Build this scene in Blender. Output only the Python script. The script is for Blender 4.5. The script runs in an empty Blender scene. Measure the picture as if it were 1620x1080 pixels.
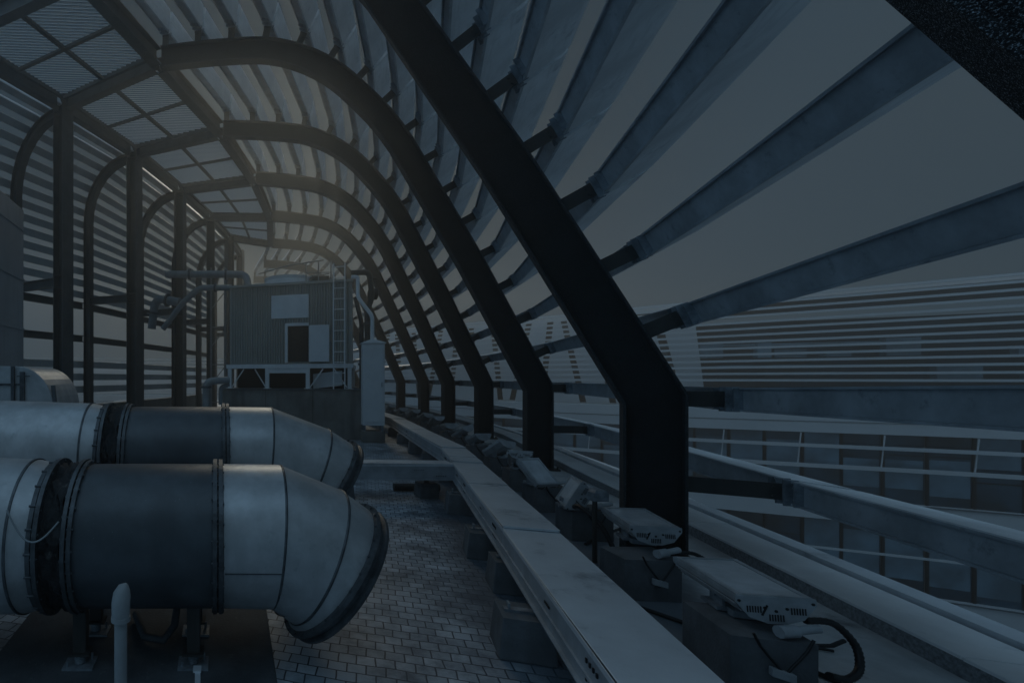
import bpy, math, random
from mathutils import Vector, Matrix
random.seed(7)
R = math.radians
EYE = 1.667                                   # eye height above the roof deck (world z = 0)

# ------------------------------------------------------------------ camera
sc = bpy.context.scene
cam_d = bpy.data.cameras.new('camera'); cam = bpy.data.objects.new('camera', cam_d)
sc.collection.objects.link(cam); sc.camera = cam
cam.location = (0, 0, EYE); cam.rotation_euler = (R(90), 0, 0)
cam_d.sensor_width = 36; cam_d.lens = 780 / 1620 * 36
cam_d.shift_x = (810 - 345) / 1620; cam_d.shift_y = (598 - 540) / 1620
cam_d.clip_start = 0.05; cam_d.clip_end = 2000

# ------------------------------------------------------------------ world, sun, exposure
SUN_EL, SUN_AZ = R(28), R(6)                  # azimuth measured from +Y towards +X
w = bpy.data.worlds.new('World'); sc.world = w; w.use_nodes = True
nt = w.node_tree; nt.nodes.clear()
sky = nt.nodes.new('ShaderNodeTexSky'); sky.sky_type = 'NISHITA'; sky.sun_disc = False
sky.sun_elevation = SUN_EL; sky.sun_rotation = SUN_AZ
scl = nt.nodes.new('ShaderNodeVectorMath'); scl.operation = 'SCALE'; scl.inputs['Scale'].default_value = 0.008
mx = nt.nodes.new('ShaderNodeVectorMath'); mx.operation = 'ADD'
mx.inputs[1].default_value = (0.235, 0.375, 0.495)   # flat overcast cloud deck
tint = nt.nodes.new('ShaderNodeMix'); tint.data_type = 'RGBA'; tint.blend_type = 'MULTIPLY'; tint.inputs['B'].default_value = (.93, .98, 1.04, 1)
low = nt.nodes.new('ShaderNodeMix'); low.data_type = 'RGBA'; low.blend_type = 'MULTIPLY'; low.inputs['B'].default_value = (.62, .87, 1.04, 1)
nt.links.new(mx.outputs[0], low.inputs['A']); nt.links.new(low.outputs['Result'], tint.inputs['A'])
# overcast luminance: even ahead; unseen sky overhead, left and behind raised as fill
gtc = nt.nodes.new('ShaderNodeTexCoord'); sxyz = nt.nodes.new('ShaderNodeSeparateXYZ'); nt.links.new(gtc.outputs['Generated'], sxyz.inputs[0])
def mrange(src, a, b, c, d):
    r = nt.nodes.new('ShaderNodeMapRange'); r.interpolation_type = 'SMOOTHSTEP'; nt.links.new(src, r.inputs[0])
    for q, v_ in zip((1, 2, 3, 4), (a, b, c, d)): r.inputs[q].default_value = v_
    return r.outputs[0]
nt.links.new(mrange(sxyz.outputs['Z'], .36, .02, 0, 1), low.inputs['Factor'])
up_ = mrange(sxyz.outputs['Z'], .66, .90, 0, 5.6); bk_ = mrange(sxyz.outputs['X'], -.48, -.9, 0, 3.2)
sm_ = nt.nodes.new('ShaderNodeMath'); sm_.operation = 'ADD'; nt.links.new(up_, sm_.inputs[0]); nt.links.new(bk_, sm_.inputs[1])
s1_ = nt.nodes.new('ShaderNodeMath'); s1_.operation = 'ADD'; nt.links.new(sm_.outputs[0], s1_.inputs[0])
# sky dimmed and blued round the sun to offset the haze glow
dp = nt.nodes.new('ShaderNodeVectorMath'); dp.operation = 'DOT_PRODUCT'; nt.links.new(gtc.outputs['Generated'], dp.inputs[0])
dp.inputs[1].default_value = (math.sin(SUN_AZ) * math.cos(SUN_EL), math.cos(SUN_AZ) * math.cos(SUN_EL), math.sin(SUN_EL))
nt.links.new(mrange(dp.outputs['Value'], .75, .99, 1.0, .45), s1_.inputs[1])
cl_ = nt.nodes.new('ShaderNodeMix'); cl_.data_type = 'RGBA'; cl_.blend_type = 'MULTIPLY'; cl_.inputs['B'].default_value = (.48, .76, .96, 1)
nt.links.new(mrange(dp.outputs['Value'], .6, .97, 0, 1), cl_.inputs['Factor']); nt.links.new(tint.outputs['Result'], cl_.inputs['A'])
bg = nt.nodes.new('ShaderNodeBackground'); out = nt.nodes.new('ShaderNodeOutputWorld'); nt.links.new(cl_.outputs['Result'], bg.inputs['Color'])
nt.links.new(sky.outputs[0], scl.inputs[0]); nt.links.new(scl.outputs[0], mx.inputs[0])
tf = nt.nodes.new('ShaderNodeMath'); tf.operation = 'SUBTRACT'; tf.use_clamp = True; tf.inputs[1].default_value = 1.0; nt.links.new(s1_.outputs[0], tf.inputs[0]); nt.links.new(tf.outputs[0], tint.inputs['Factor'])
ml_ = nt.nodes.new('ShaderNodeMath'); ml_.operation = 'MULTIPLY'   # unseen sky behind the viewer brightened to fill camera-facing sides
nt.links.new(s1_.outputs[0], ml_.inputs[0]); nt.links.new(mrange(sxyz.outputs['Y'], .0, -.5, 1.0, 1.9), ml_.inputs[1])
nt.links.new(ml_.outputs[0], bg.inputs['Strength'])
nt.links.new(bg.outputs[0], out.inputs['Surface'])
sd = bpy.data.lights.new('sun', 'SUN'); sun = bpy.data.objects.new('sun', sd); sc.collection.objects.link(sun)
sd.energy = 5.0; sd.angle = R(14); sd.color = (1.0, 0.925, 0.74)
dirv = Vector((math.sin(SUN_AZ) * math.cos(SUN_EL), math.cos(SUN_AZ) * math.cos(SUN_EL), math.sin(SUN_EL)))
sun.rotation_euler = dirv.to_track_quat('Z', 'Y').to_euler()
sc.view_settings.view_transform = 'Standard'; sc.view_settings.look = 'None'
sc.view_settings.exposure = -3.0; sc.view_settings.gamma = 1.0
sc.cycles.use_denoising = True
sc.cycles.max_bounces = 6; sc.cycles.volume_bounces = 0

# ------------------------------------------------------------------ helpers
C = sc.collection
def P(px, py, z):
    """point of the scene at world height z seen at photo pixel (px, py)"""
    d = (z - EYE) * 780 / (598 - py)
    return Vector(((px - 345) / 780 * d, d, z))

class MB:
    def __init__(s): s.v = []; s.f = []; s.sm = []
    def add(s, vs, fs, smooth=False):
        n = len(s.v); s.v += [Vector(v) for v in vs]
        s.f += [tuple(i + n for i in f) for f in fs]; s.sm += [smooth] * len(fs)
    def box(s, c, size, ax=None, ay=None, az=None):
        c = Vector(c); ax = Vector(ax or (1, 0, 0)).normalized()
        az = Vector(az or (0, 0, 1)).normalized(); ay = Vector(ay).normalized() if ay else az.cross(ax).normalized()
        hx, hy, hz = [q / 2 for q in size]
        vs = [c + ax * hx * i + ay * hy * j + az * hz * k for k in (-1, 1) for j in (-1, 1) for i in (-1, 1)]
        s.add(vs, [(0, 2, 3, 1), (4, 5, 7, 6), (0, 1, 5, 4), (2, 6, 7, 3), (0, 4, 6, 2), (1, 3, 7, 5)])
        return s
    def bar(s, a, b, wd, ht, up=(0, 0, 1)):
        a = Vector(a); b = Vector(b); d = (b - a); L = d.length; d.normalize(); up = Vector(up)
        side = up.cross(d)
        if side.length < 1e-4: side = Vector((1, 0, 0)).cross(d)
        side.normalize(); u = d.cross(side).normalized()
        s.box((a + b) / 2, (L, wd, ht), d, side, u); return s
    def prism(s, poly, vec):
        n = len(poly); vec = Vector(vec); a = [Vector(p) for p in poly]; b = [p + vec for p in a]
        s.add(a + b, [tuple(range(n))[::-1], tuple(range(n, 2 * n))] + [(i, (i + 1) % n, (i + 1) % n + n, i + n) for i in range(n)])
        return s
    def loft(s, rings, closed=True, caps=True, smooth=False):
        n = len(rings[0]); vs = [p for r in rings for p in r]; fs = []
        for k in range(len(rings) - 1):
            for i in range(n if closed else n - 1):
                j = (i + 1) % n
                fs.append((k * n + i, k * n + j, (k + 1) * n + j, (k + 1) * n + i))
        s.add(vs, fs, smooth)
        if caps:
            s.add(rings[0], [tuple(range(n))[::-1]]); s.add(rings[-1], [tuple(range(n))])
        return s
    def tube(s, pts, r, n=10, caps=True, corr=0):
        pts = [Vector(p) for p in pts]; rings = []
        up = None
        for i, p in enumerate(pts):
            d = (pts[min(i + 1, len(pts) - 1)] - pts[max(i - 1, 0)])
            if d.length < 1e-7: d = Vector((0, 0, 1))
            d.normalize()
            if up is None: up = d.orthogonal().normalized()
            up = (up - d * up.dot(d)).normalized(); q = d.cross(up)
            rr = (r[i] if isinstance(r, (list, tuple)) else r) * (1 + (corr if i % 2 else -corr))
            rings.append([p + (up * math.cos(2 * math.pi * k / n) + q * math.sin(2 * math.pi * k / n)) * rr for k in range(n)])
        return s.loft(rings, True, caps, True)
    def lathe(s, prof, o, ax, n=48, smooth=True, caps=True):
        """prof: (distance along axis, radius)"""
        o = Vector(o); ax = Vector(ax).normalized(); u = ax.orthogonal().normalized(); v = ax.cross(u)
        rings = [[o + ax * t + (u * math.cos(2 * math.pi * k / n) + v * math.sin(2 * math.pi * k / n)) * r for k in range(n)] for t, r in prof]
        for k in range(len(rings) - 1): s.loft(rings[k:k + 2], True, False, smooth)
        if caps:
            s.add(rings[0], [tuple(range(n))[::-1]]); s.add(rings[-1], [tuple(range(n))])
        return s
    def build(s, name, mat, parent=None, bevel=0, weld=False):
        me = bpy.data.meshes.new(name); me.from_pydata([tuple(v) for v in s.v], [], s.f)
        for p, q in zip(me.polygons, s.sm): p.use_smooth = q
        me.materials.append(mat)
        import bmesh
        bm = bmesh.new(); bm.from_mesh(me)
        if weld: bmesh.ops.remove_doubles(bm, verts=bm.verts, dist=1e-5)
        bmesh.ops.recalc_face_normals(bm, faces=bm.faces); bm.to_mesh(me); bm.free()
        o = bpy.data.objects.new(name, me); C.objects.link(o)
        if parent: o.parent = parent
        if bevel:
            m = o.modifiers.new('bevel', 'BEVEL'); m.width = bevel; m.segments = 2; m.limit_method = 'ANGLE'
        return o

def tag(o, label=None, cat=None, group=None, kind=None):
    for k, v in (('label', label), ('category', cat), ('group', group), ('kind', kind)):
        if v: o[k] = v
    return o
def empty(name, label, cat, loc=(0, 0, 0), group=None, rz=0):
    o = bpy.data.objects.new(name, None); C.objects.link(o); o.location = loc; o.rotation_euler = (0, 0, rz)
    o.empty_display_size = .2
    return tag(o, label, cat, group)
ORD = 'lowest second third fourth fifth sixth seventh eighth ninth tenth eleventh twelfth thirteenth fourteenth fifteenth sixteenth seventeenth eighteenth nineteenth twentieth twenty-first twenty-second twenty-third twenty-fourth'.split()
NTH = 'first second third fourth fifth sixth seventh eighth ninth tenth eleventh twelfth thirteenth fourteenth fifteenth sixteenth seventeenth eighteenth'.split()

# ------------------------------------------------------------------ materials
def mat(name, col, rough=.6, metal=0, n1=None, bump=0, bscale=40, spec=.5, streak=None, dirt=None, bdist=.01, coord='Object'):
    """n1=(scale, dark factor, detail): mottling; streak=(scale vector, factor): directional wear; dirt=(scale, colour, amount)"""
    m = bpy.data.materials.new(name); m.use_nodes = True; t = m.node_tree; b = t.nodes['Principled BSDF']
    b.inputs['Roughness'].default_value = rough; b.inputs['Metallic'].default_value = metal
    b.inputs['Specular IOR Level'].default_value = spec
    tc = t.nodes.new('ShaderNodeTexCoord')
    rgb = t.nodes.new('ShaderNodeRGB'); rgb.outputs[0].default_value = (*col, 1); cur = rgb.outputs[0]
    def mixin(fac, c2, amt=1):
        nonlocal cur
        mx = t.nodes.new('ShaderNodeMix'); mx.data_type = 'RGBA'
        t.links.new(fac, mx.inputs['Factor']); t.links.new(cur, mx.inputs['A']); mx.inputs['B'].default_value = (*c2, 1); cur = mx.outputs['Result']
    def ramp(src, a, c, amt):
        r = t.nodes.new('ShaderNodeMapRange'); t.links.new(src, r.inputs[0]); r.inputs[1].default_value = a; r.inputs[2].default_value = c; r.inputs[4].default_value = amt; return r.outputs[0]
    if n1:
        n = t.nodes.new('ShaderNodeTexNoise'); n.inputs['Scale'].default_value = n1[0]; n.inputs['Detail'].default_value = n1[2] if len(n1) > 2 else 6; n.inputs['Roughness'].default_value = .65
        t.links.new(tc.outputs[coord], n.inputs['Vector']); mixin(ramp(n.outputs[0], .38, .62, 1), [c * n1[1] for c in col])
        t.links.new(ramp(n.outputs[0], .3, .7, .25), b.inputs['Roughness']) if False else None
    if streak:
        mp = t.nodes.new('ShaderNodeMapping'); mp.inputs['Scale'].default_value = streak[0]; t.links.new(tc.outputs[coord], mp.inputs[0])
        n = t.nodes.new('ShaderNodeTexNoise'); n.inputs['Scale'].default_value = 1; n.inputs['Detail'].default_value = 5; t.links.new(mp.outputs[0], n.inputs['Vector'])
        mixin(ramp(n.outputs[0], .5, .75, 1), [c * streak[1] for c in col])
    if dirt:
        n = t.nodes.new('ShaderNodeTexNoise'); n.inputs['Scale'].default_value = dirt[0]; n.inputs['Detail'].default_value = 8; n.inputs['Roughness'].default_value = .7
        t.links.new(tc.outputs[coord], n.inputs['Vector']); mixin(ramp(n.outputs[0], dirt[3] if len(dirt) > 3 else .55, .72, dirt[2]), dirt[1])
    t.links.new(cur, b.inputs['Base Color'])
    if bump:
        n = t.nodes.new('ShaderNodeTexNoise'); n.inputs['Scale'].default_value = bscale; n.inputs['Detail'].default_value = 5
        t.links.new(tc.outputs[coord], n.inputs['Vector'])
        bp = t.nodes.new('ShaderNodeBump'); bp.inputs['Strength'].default_value = bump; bp.inputs['Distance'].default_value = bdist
        t.links.new(n.outputs[0], bp.inputs['Height']); t.links.new(bp.outputs[0], b.inputs['Normal'])
    return m
M = {}
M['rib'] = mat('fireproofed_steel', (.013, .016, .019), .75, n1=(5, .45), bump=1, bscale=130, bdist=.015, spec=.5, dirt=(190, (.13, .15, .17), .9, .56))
M['rib_edge'] = mat('fireproofed_flange', (.03, .036, .042), .6, n1=(30, .4), bump=1, bscale=110, bdist=.02, spec=.5, dirt=(150, (.26, .3, .34), .9, .55))  # lighter than the web: edge highlights put into the flange colour
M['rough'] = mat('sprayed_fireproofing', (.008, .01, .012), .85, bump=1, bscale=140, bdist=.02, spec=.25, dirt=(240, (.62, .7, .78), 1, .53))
M['steel'] = mat('dark_painted_steel', (.05, .048, .045), .5, n1=(2, .55), bump=.15, bscale=60, streak=((9, 9, .6), .6))
M['beam'] = mat('gantry_steel', (.085, .083, .08), .5, n1=(3, .6), bump=.1, bscale=60)
M['blade'] = mat('louvre_paint', (.78, .8, .82), .45, n1=(1.1, .72), streak=((3, 3, 40), .7), dirt=(4, (.14, .16, .19), .55, .58))
M['blade_in'] = mat('louvre_channel_paint', (.42, .46, .5), .5, n1=(2.5, .65), dirt=(9, (.05, .06, .075), .6, .57))
M['slat'] = mat('side_slat_paint', (.55, .56, .56), .5, n1=(1, .7))
M['bracket'] = mat('bracket_steel', (.3, .34, .38), .5, .3, n1=(9, .5), bump=.2)
M['galv'] = mat('galvanized_sheet', (.50, .51, .52), .38, .35, n1=(4, .7, 9), streak=((14, 14, 2), .75), bump=.15, bscale=2.6, bdist=.03, dirt=(14, (.2, .22, .24), .45, .6))
M['fan'] = mat('grey_fan_casing', (.075, .088, .10), .4, .1, n1=(6, .7), bump=.1, bscale=9, streak=((5, 5, 1.2), .6), dirt=(90, (.5, .55, .6), .7, .66))
M['flange'] = mat('flange_steel', (.11, .12, .13), .45, .5, n1=(12, .5), bump=.2)
M['canvas'] = mat('torn_canvas', (.028, .03, .033), .9, n1=(11, .4), bump=1, bscale=14, bdist=.04, dirt=(6, (.25, .24, .23), .6, .6))
M['conc'] = mat('plinth_concrete', (.15, .165, .18), .8, n1=(4, .6), bump=.35, bscale=70, streak=((7, 7, 1), .6), dirt=(14, (.10, .11, .12), .6, .58))
M['conc_d'] = mat('dark_concrete', (.085, .095, .105), .7, n1=(3, .5), bump=.4, bscale=60, dirt=(30, (.25, .27, .28), .5, .6))
M['conc_w'] = mat('worn_concrete_wall', (.24, .235, .22), .85, n1=(1.5, .6), streak=((5, 5, .6), .45), bump=.3)
M['slab'] = mat('pale_roof_screed', (.76, .78, .79), .5, n1=(1.6, .7), bump=.2, bscale=40, dirt=(2.2, (.12, .14, .16), .85, .54))
M['kerb'] = mat('kerb_paint', (.84, .85, .86), .5, n1=(2, .86), bump=.15, bscale=50, dirt=(6, (.45, .46, .47), .5, .6))
M['kerb_side'] = mat('kerb_grit', (.3, .32, .34), .8, n1=(40, .45), bump=.6, bscale=90)
M['tray'] = mat('tray_zinc', (.68, .72, .76), .42, .2, n1=(2, .85), bump=.12, bscale=3, bdist=.03, dirt=(1.9, (.13, .16, .19), .9, .56))
M['tray_side'] = mat('tray_side_zinc', (.42, .46, .5), .5, .2, n1=(4, .7))
M['white'] = mat('white_paint', (.84, .85, .86), .45, n1=(2, .88))
M['cabinet'] = mat('cabinet_paint', (.75, .77, .79), .4, n1=(2, .9))
M['lamp'] = mat('lamp_aluminium', (.46, .49, .52), .4, .2, n1=(8, .75), dirt=(40, (.1, .1, .1), .5, .63))
M['lens'] = mat('lamp_lens', (.6, .64, .68), .2, n1=(5, .75), dirt=(9, (.25, .28, .3), .5, .58))
M['black'] = mat('black_rubber', (.008, .009, .011), .45)
M['hole'] = mat('dark_slot', (.01, .012, .014), .8)
M['tower'] = mat('ribbed_cladding', (.42, .42, .39), .55, n1=(1.2, .8), streak=((3, 3, .4), .8))
M['dark'] = mat('dark_interior', (.02, .02, .02), .8)
M['pipe'] = mat('pipe_lagging', (.3, .32, .33), .5, n1=(4, .75))
M['glass'] = mat('window_glass', (.04, .11, .17), .12, n1=(.45, .25, 3), spec=.8)
M['reflection_and_box'] = mat('pale_reflection_and_plant_box', (.26, .4, .5), .1, n1=(.5, .5, 3), spec=.8)  # paints the reflections on the wing panes; also colours the plant boxes
M['poly'] = mat('roof_light_sheet', (.7, .74, .78), .4)
M['facade'] = mat('facade_white', (.82, .84, .86), .6, n1=(.3, .9))
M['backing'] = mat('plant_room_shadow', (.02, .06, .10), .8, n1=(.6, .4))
M['facade_d'] = mat('facade_dark_grey', (.16, .18, .2), .6)  # darker grey for the thin strips and the edge fascia
M['ground'] = mat('court_paving', (.32, .34, .36), .9, n1=(.2, .7))
M['alu'] = mat('vertical_duct_sheet', (.34, .36, .38), .5, .2, n1=(1.5, .8), streak=((8, 8, .7), .75))

def pavers():
    m = bpy.data.materials.new('wet_grey_pavers'); m.use_nodes = True; t = m.node_tree; b = t.nodes['Principled BSDF']
    tc = t.nodes.new('ShaderNodeTexCoord'); mp = t.nodes.new('ShaderNodeMapping'); mp.inputs['Rotation'].default_value = (0, 0, R(17) )
    t.links.new(tc.outputs['Object'], mp.inputs[0])
    wv = t.nodes.new('ShaderNodeTexNoise'); wv.inputs['Scale'].default_value = 3.5
    t.links.new(mp.outputs[0], wv.inputs['Vector'])
    ad = t.nodes.new('ShaderNodeVectorMath'); ad.operation = 'MULTIPLY_ADD'; ad.inputs[1].default_value = (.03, .03, 0)
    t.links.new(wv.outputs['Color'], ad.inputs[0]); t.links.new(mp.outputs[0], ad.inputs[2])
    br = t.nodes.new('ShaderNodeTexBrick'); br.inputs['Scale'].default_value = 1; br.inputs['Brick Width'].default_value = .108; br.inputs['Row Height'].default_value = .094
    br.inputs['Mortar Size'].default_value = .0045; br.inputs['Mortar Smooth'].default_value = .25; br.inputs['Bias'].default_value = 0
    br.inputs['Color1'].default_value = (.60, .65, .70, 1); br.inputs['Color2'].default_value = (.33, .38, .43, 1); br.inputs['Mortar'].default_value = (.035, .045, .06, 1)
    t.links.new(ad.outputs[0], br.inputs['Vector'])
    n = t.nodes.new('ShaderNodeTexNoise'); n.inputs['Scale'].default_value = 1.3; n.inputs['Detail'].default_value = 8; n.inputs['Roughness'].default_value = .7
    t.links.new(tc.outputs['Object'], n.inputs['Vector'])
    r = t.nodes.new('ShaderNodeMapRange'); t.links.new(n.outputs[0], r.inputs[0]); r.inputs[1].default_value = .45; r.inputs[2].default_value = .62; r.inputs[4].default_value = .8
    mx = t.nodes.new('ShaderNodeMix'); mx.data_type = 'RGBA'; mx.inputs['B'].default_value = (.075, .095, .12, 1)
    t.links.new(r.outputs[0], mx.inputs['Factor']); t.links.new(br.outputs['Color'], mx.inputs['A']); t.links.new(mx.outputs['Result'], b.inputs['Base Color'])
    # tray's shade painted into the paver colour as a dark strip
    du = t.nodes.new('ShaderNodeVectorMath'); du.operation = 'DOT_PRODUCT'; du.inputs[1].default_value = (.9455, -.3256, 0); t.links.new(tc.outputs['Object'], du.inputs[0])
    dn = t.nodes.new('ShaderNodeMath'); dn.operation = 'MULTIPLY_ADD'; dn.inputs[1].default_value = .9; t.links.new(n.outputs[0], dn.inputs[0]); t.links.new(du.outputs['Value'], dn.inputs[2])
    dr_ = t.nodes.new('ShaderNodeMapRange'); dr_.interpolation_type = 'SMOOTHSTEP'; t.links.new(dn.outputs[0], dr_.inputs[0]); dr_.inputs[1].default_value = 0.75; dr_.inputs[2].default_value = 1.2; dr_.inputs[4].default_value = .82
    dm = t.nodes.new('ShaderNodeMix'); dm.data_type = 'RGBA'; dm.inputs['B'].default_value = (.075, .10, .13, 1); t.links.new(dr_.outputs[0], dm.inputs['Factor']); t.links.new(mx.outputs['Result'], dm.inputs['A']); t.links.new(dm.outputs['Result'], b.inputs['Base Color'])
    rr = t.nodes.new('ShaderNodeMapRange'); t.links.new(n.outputs[0], rr.inputs[0]); rr.inputs[1].default_value = .35; rr.inputs[2].default_value = .65; rr.inputs[3].default_value = .38; rr.inputs[4].default_value = .62
    t.links.new(rr.outputs[0], b.inputs['Roughness'])
    n2 = t.nodes.new('ShaderNodeTexNoise'); n2.inputs['Scale'].default_value = 90; t.links.new(tc.outputs['Object'], n2.inputs['Vector'])
    mm = t.nodes.new('ShaderNodeMath'); mm.operation = 'MULTIPLY_ADD'; t.links.new(n2.outputs[0], mm.inputs[0]); mm.inputs[1].default_value = .25
    inv = t.nodes.new('ShaderNodeMath'); inv.operation = 'SUBTRACT'; inv.inputs[0].default_value = 1; t.links.new(br.outputs['Fac'], inv.inputs[1]); t.links.new(inv.outputs[0], mm.inputs[2])
    bp = t.nodes.new('ShaderNodeBump'); bp.inputs['Strength'].default_value = 1; bp.inputs['Distance'].default_value = .012
    t.links.new(mm.outputs[0], bp.inputs['Height']); t.links.new(bp.outputs[0], b.inputs['Normal'])
    return m
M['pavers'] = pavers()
def banded_screed():
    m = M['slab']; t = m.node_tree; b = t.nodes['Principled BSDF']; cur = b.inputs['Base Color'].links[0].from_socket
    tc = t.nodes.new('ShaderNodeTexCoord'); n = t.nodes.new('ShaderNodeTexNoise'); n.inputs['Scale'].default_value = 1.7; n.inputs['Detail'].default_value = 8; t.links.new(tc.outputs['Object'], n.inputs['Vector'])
    # dark band along the cable tray, fading out toward the kerb
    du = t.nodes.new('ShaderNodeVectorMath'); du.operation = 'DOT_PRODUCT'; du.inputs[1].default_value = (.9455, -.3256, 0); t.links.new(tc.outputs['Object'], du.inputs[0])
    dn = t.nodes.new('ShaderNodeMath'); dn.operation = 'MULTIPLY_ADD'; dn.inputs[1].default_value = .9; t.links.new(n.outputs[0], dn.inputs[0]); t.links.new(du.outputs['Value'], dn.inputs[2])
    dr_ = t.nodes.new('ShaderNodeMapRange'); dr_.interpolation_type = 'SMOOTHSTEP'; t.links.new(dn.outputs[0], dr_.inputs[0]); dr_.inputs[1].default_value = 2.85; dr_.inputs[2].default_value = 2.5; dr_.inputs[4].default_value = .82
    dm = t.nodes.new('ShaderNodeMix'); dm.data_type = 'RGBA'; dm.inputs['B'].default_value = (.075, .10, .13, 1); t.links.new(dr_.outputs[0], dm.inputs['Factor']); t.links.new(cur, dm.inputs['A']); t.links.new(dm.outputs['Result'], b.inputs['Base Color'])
banded_screed()

# ------------------------------------------------------------------ plan of the place
# ribs: base point (outer edge of the leg), radial heading (degrees)
RIBS = [((2.32, .42), 50), ((4.12, 4.35), 30.8), ((6.07, 8.98), 11.1), ((7.54, 13.59), -1.7), ((8.56, 17.91), -9.9), ((9.43, 22.15), -13.0), ((9.90, 26.2), -12.5), ((10.0, 30.2), -9), ((9.8, 34.2), -4)]
PS = [(0, -.138), (1.2, 2.312), (2.4, 4.574), (3.2, 5.637), (4.0, 6.35), (5.0, 6.80), (6.2, 6.93), (7.4, 6.95)]
def radial(i):
    a = R(RIBS[i][1]); return Vector((-math.cos(a), math.sin(a), 0))      # inward
def base(i): return Vector((*RIBS[i][0], 0))
def rp(i, s, z): return base(i) + radial(i) * s + Vector((0, 0, z + EYE))
# smooth outer profile (dense) and its normals in (s, z)
def dense(ps, n=5):
    out = [ps[0]]
    for k in range(len(ps) - 1):
        p0 = ps[max(k - 1, 0)]; p1 = ps[k]; p2 = ps[k + 1]; p3 = ps[min(k + 2, len(ps) - 1)]
        if k < 2: out.append(p2); continue
        for j in range(1, n + 1):
            t = j / n
            out.append(tuple(.5 * ((2 * p1[c]) + (-p0[c] + p2[c]) * t + (2 * p0[c] - 5 * p1[c] + 4 * p2[c] - p3[c]) * t * t + (-p0[c] + 3 * p1[c] - 3 * p2[c] + p3[c]) * t ** 3) for c in (0, 1)))
    return out
PROF = [(0, -EYE)] + dense(PS)
def offset(prof, d):
    res = []
    for k, p in enumerate(prof):
        a = prof[max(k - 1, 0)]; b = prof[min(k + 1, len(prof) - 1)]
        def nrm(u, v):
            x, y = v[0] - u[0], v[1] - u[1]; L = math.hypot(x, y); return (y / L, -x / L)
        if k == 0: n = nrm(p, b); c = 1
        elif k == len(prof) - 1: n = nrm(a, p); c = 1
        else:
            n1, n2 = nrm(a, p), nrm(p, b); n = (n1[0] + n2[0], n1[1] + n2[1]); L = math.hypot(*n); n = (n[0] / L, n[1] / L); c = n[0] * n1[0] + n[1] * n1[1]
        res.append((p[0] + n[0] * d / c, p[1] + n[1] * d / c))
    return res
DEPTH = .44
INNER = offset(PROF, DEPTH)
# louvre attachment levels: (s, z, outward normal angle)
LEV = [(-1.02, -1.78, 0), (-.62, -.93, 0), (-.28, -.18, 0)]
def arclen(prof):
    L = [0]
    for a, b in zip(prof, prof[1:]): L.append(L[-1] + math.hypot(b[0] - a[0], b[1] - a[1]))
    return L
UP = PROF[1:]; UL = arclen(UP)
def at_len(t):
    for k in range(len(UL) - 1):
        if t <= UL[k + 1]:
            q = (t - UL[k]) / (UL[k + 1] - UL[k]); a, b = UP[k], UP[k + 1]
            return a[0] + (b[0] - a[0]) * q, a[1] + (b[1] - a[1]) * q, math.atan2(b[1] - a[1], b[0] - a[0])
    return (UP[-1][0] + t - UL[-1], UP[-1][1], 0)
t0 = .62
while t0 < UL[-1] + .1:
    s_, z_, an = at_len(t0); el = math.pi / 2 - an          # tilt of outward normal above horizontal
    LEV.append((s_ - .30 * math.cos(el), z_ + .30 * math.sin(el), el)); t0 += .70
NL = len(LEV)

# ------------------------------------------------------------------ setting: ground, deck, strips
g = MB(); g.add([(-56, -32, -12), (62, -32, -12), (62, 54, -12), (-56, 54, -12)], [(0, 1, 2, 3)])
tag(g.build('ground', M['ground']), kind='structure')
KIN = [(3.02, -.3), (4.12, 2.72), (5.04, 5.31), (6.36, 9.2), (7.86, 13.6), (8.95, 17.9), (9.78, 22.2), (10.3, 26.5), (10.45, 31), (10.3, 38)]
KH = .13
def off_line(pts, d):
    res = []
    for k, p in enumerate(pts):
        a = Vector(pts[max(k - 1, 0)]); b = Vector(pts[min(k + 1, len(pts) - 1)]); t = (b - a).normalized()
        res.append((p[0] + t.y * d, p[1] - t.x * d))
    return res
KOUT = off_line(KIN, .38); KLIP = off_line(KIN, .55)
dk = MB(); poly = [(-7.8, -2.5)] + [KOUT[0]] + KOUT[1:] + [(-9, 31)]
poly = [(-7.8, -2.5), (2.3, -2.5)] + KOUT + [(-7.5, 38)]
dk.prism([(x, y, -.45) for x, y in poly], (0, 0, .45))
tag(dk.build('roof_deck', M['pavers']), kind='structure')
TC = [(1.10, .2), (1.785, 2.05), (2.79, 4.93), (3.48, 6.93), (3.88, 8.1), (5.12, 14.0), (5.7, 19), (5.8, 25)]
sl = MB(); a = off_line(TC, .12); n = len(a)
KI = [(3.02, -.3), (4.12, 2.72), (5.04, 5.31), (5.75, 7.4), (6.0, 8.2), (7.86, 13.6), (9.15, 19), (10.1, 25)]
sl.add([(x, y, .004) for x, y in a] + [(x + .0, y, .004) for x, y in KI], [(k, k + 1, n + k + 1, n + k) for k in range(n - 1)])
tag(sl.build('roof_screed', M['slab']), kind='structure')

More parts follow.
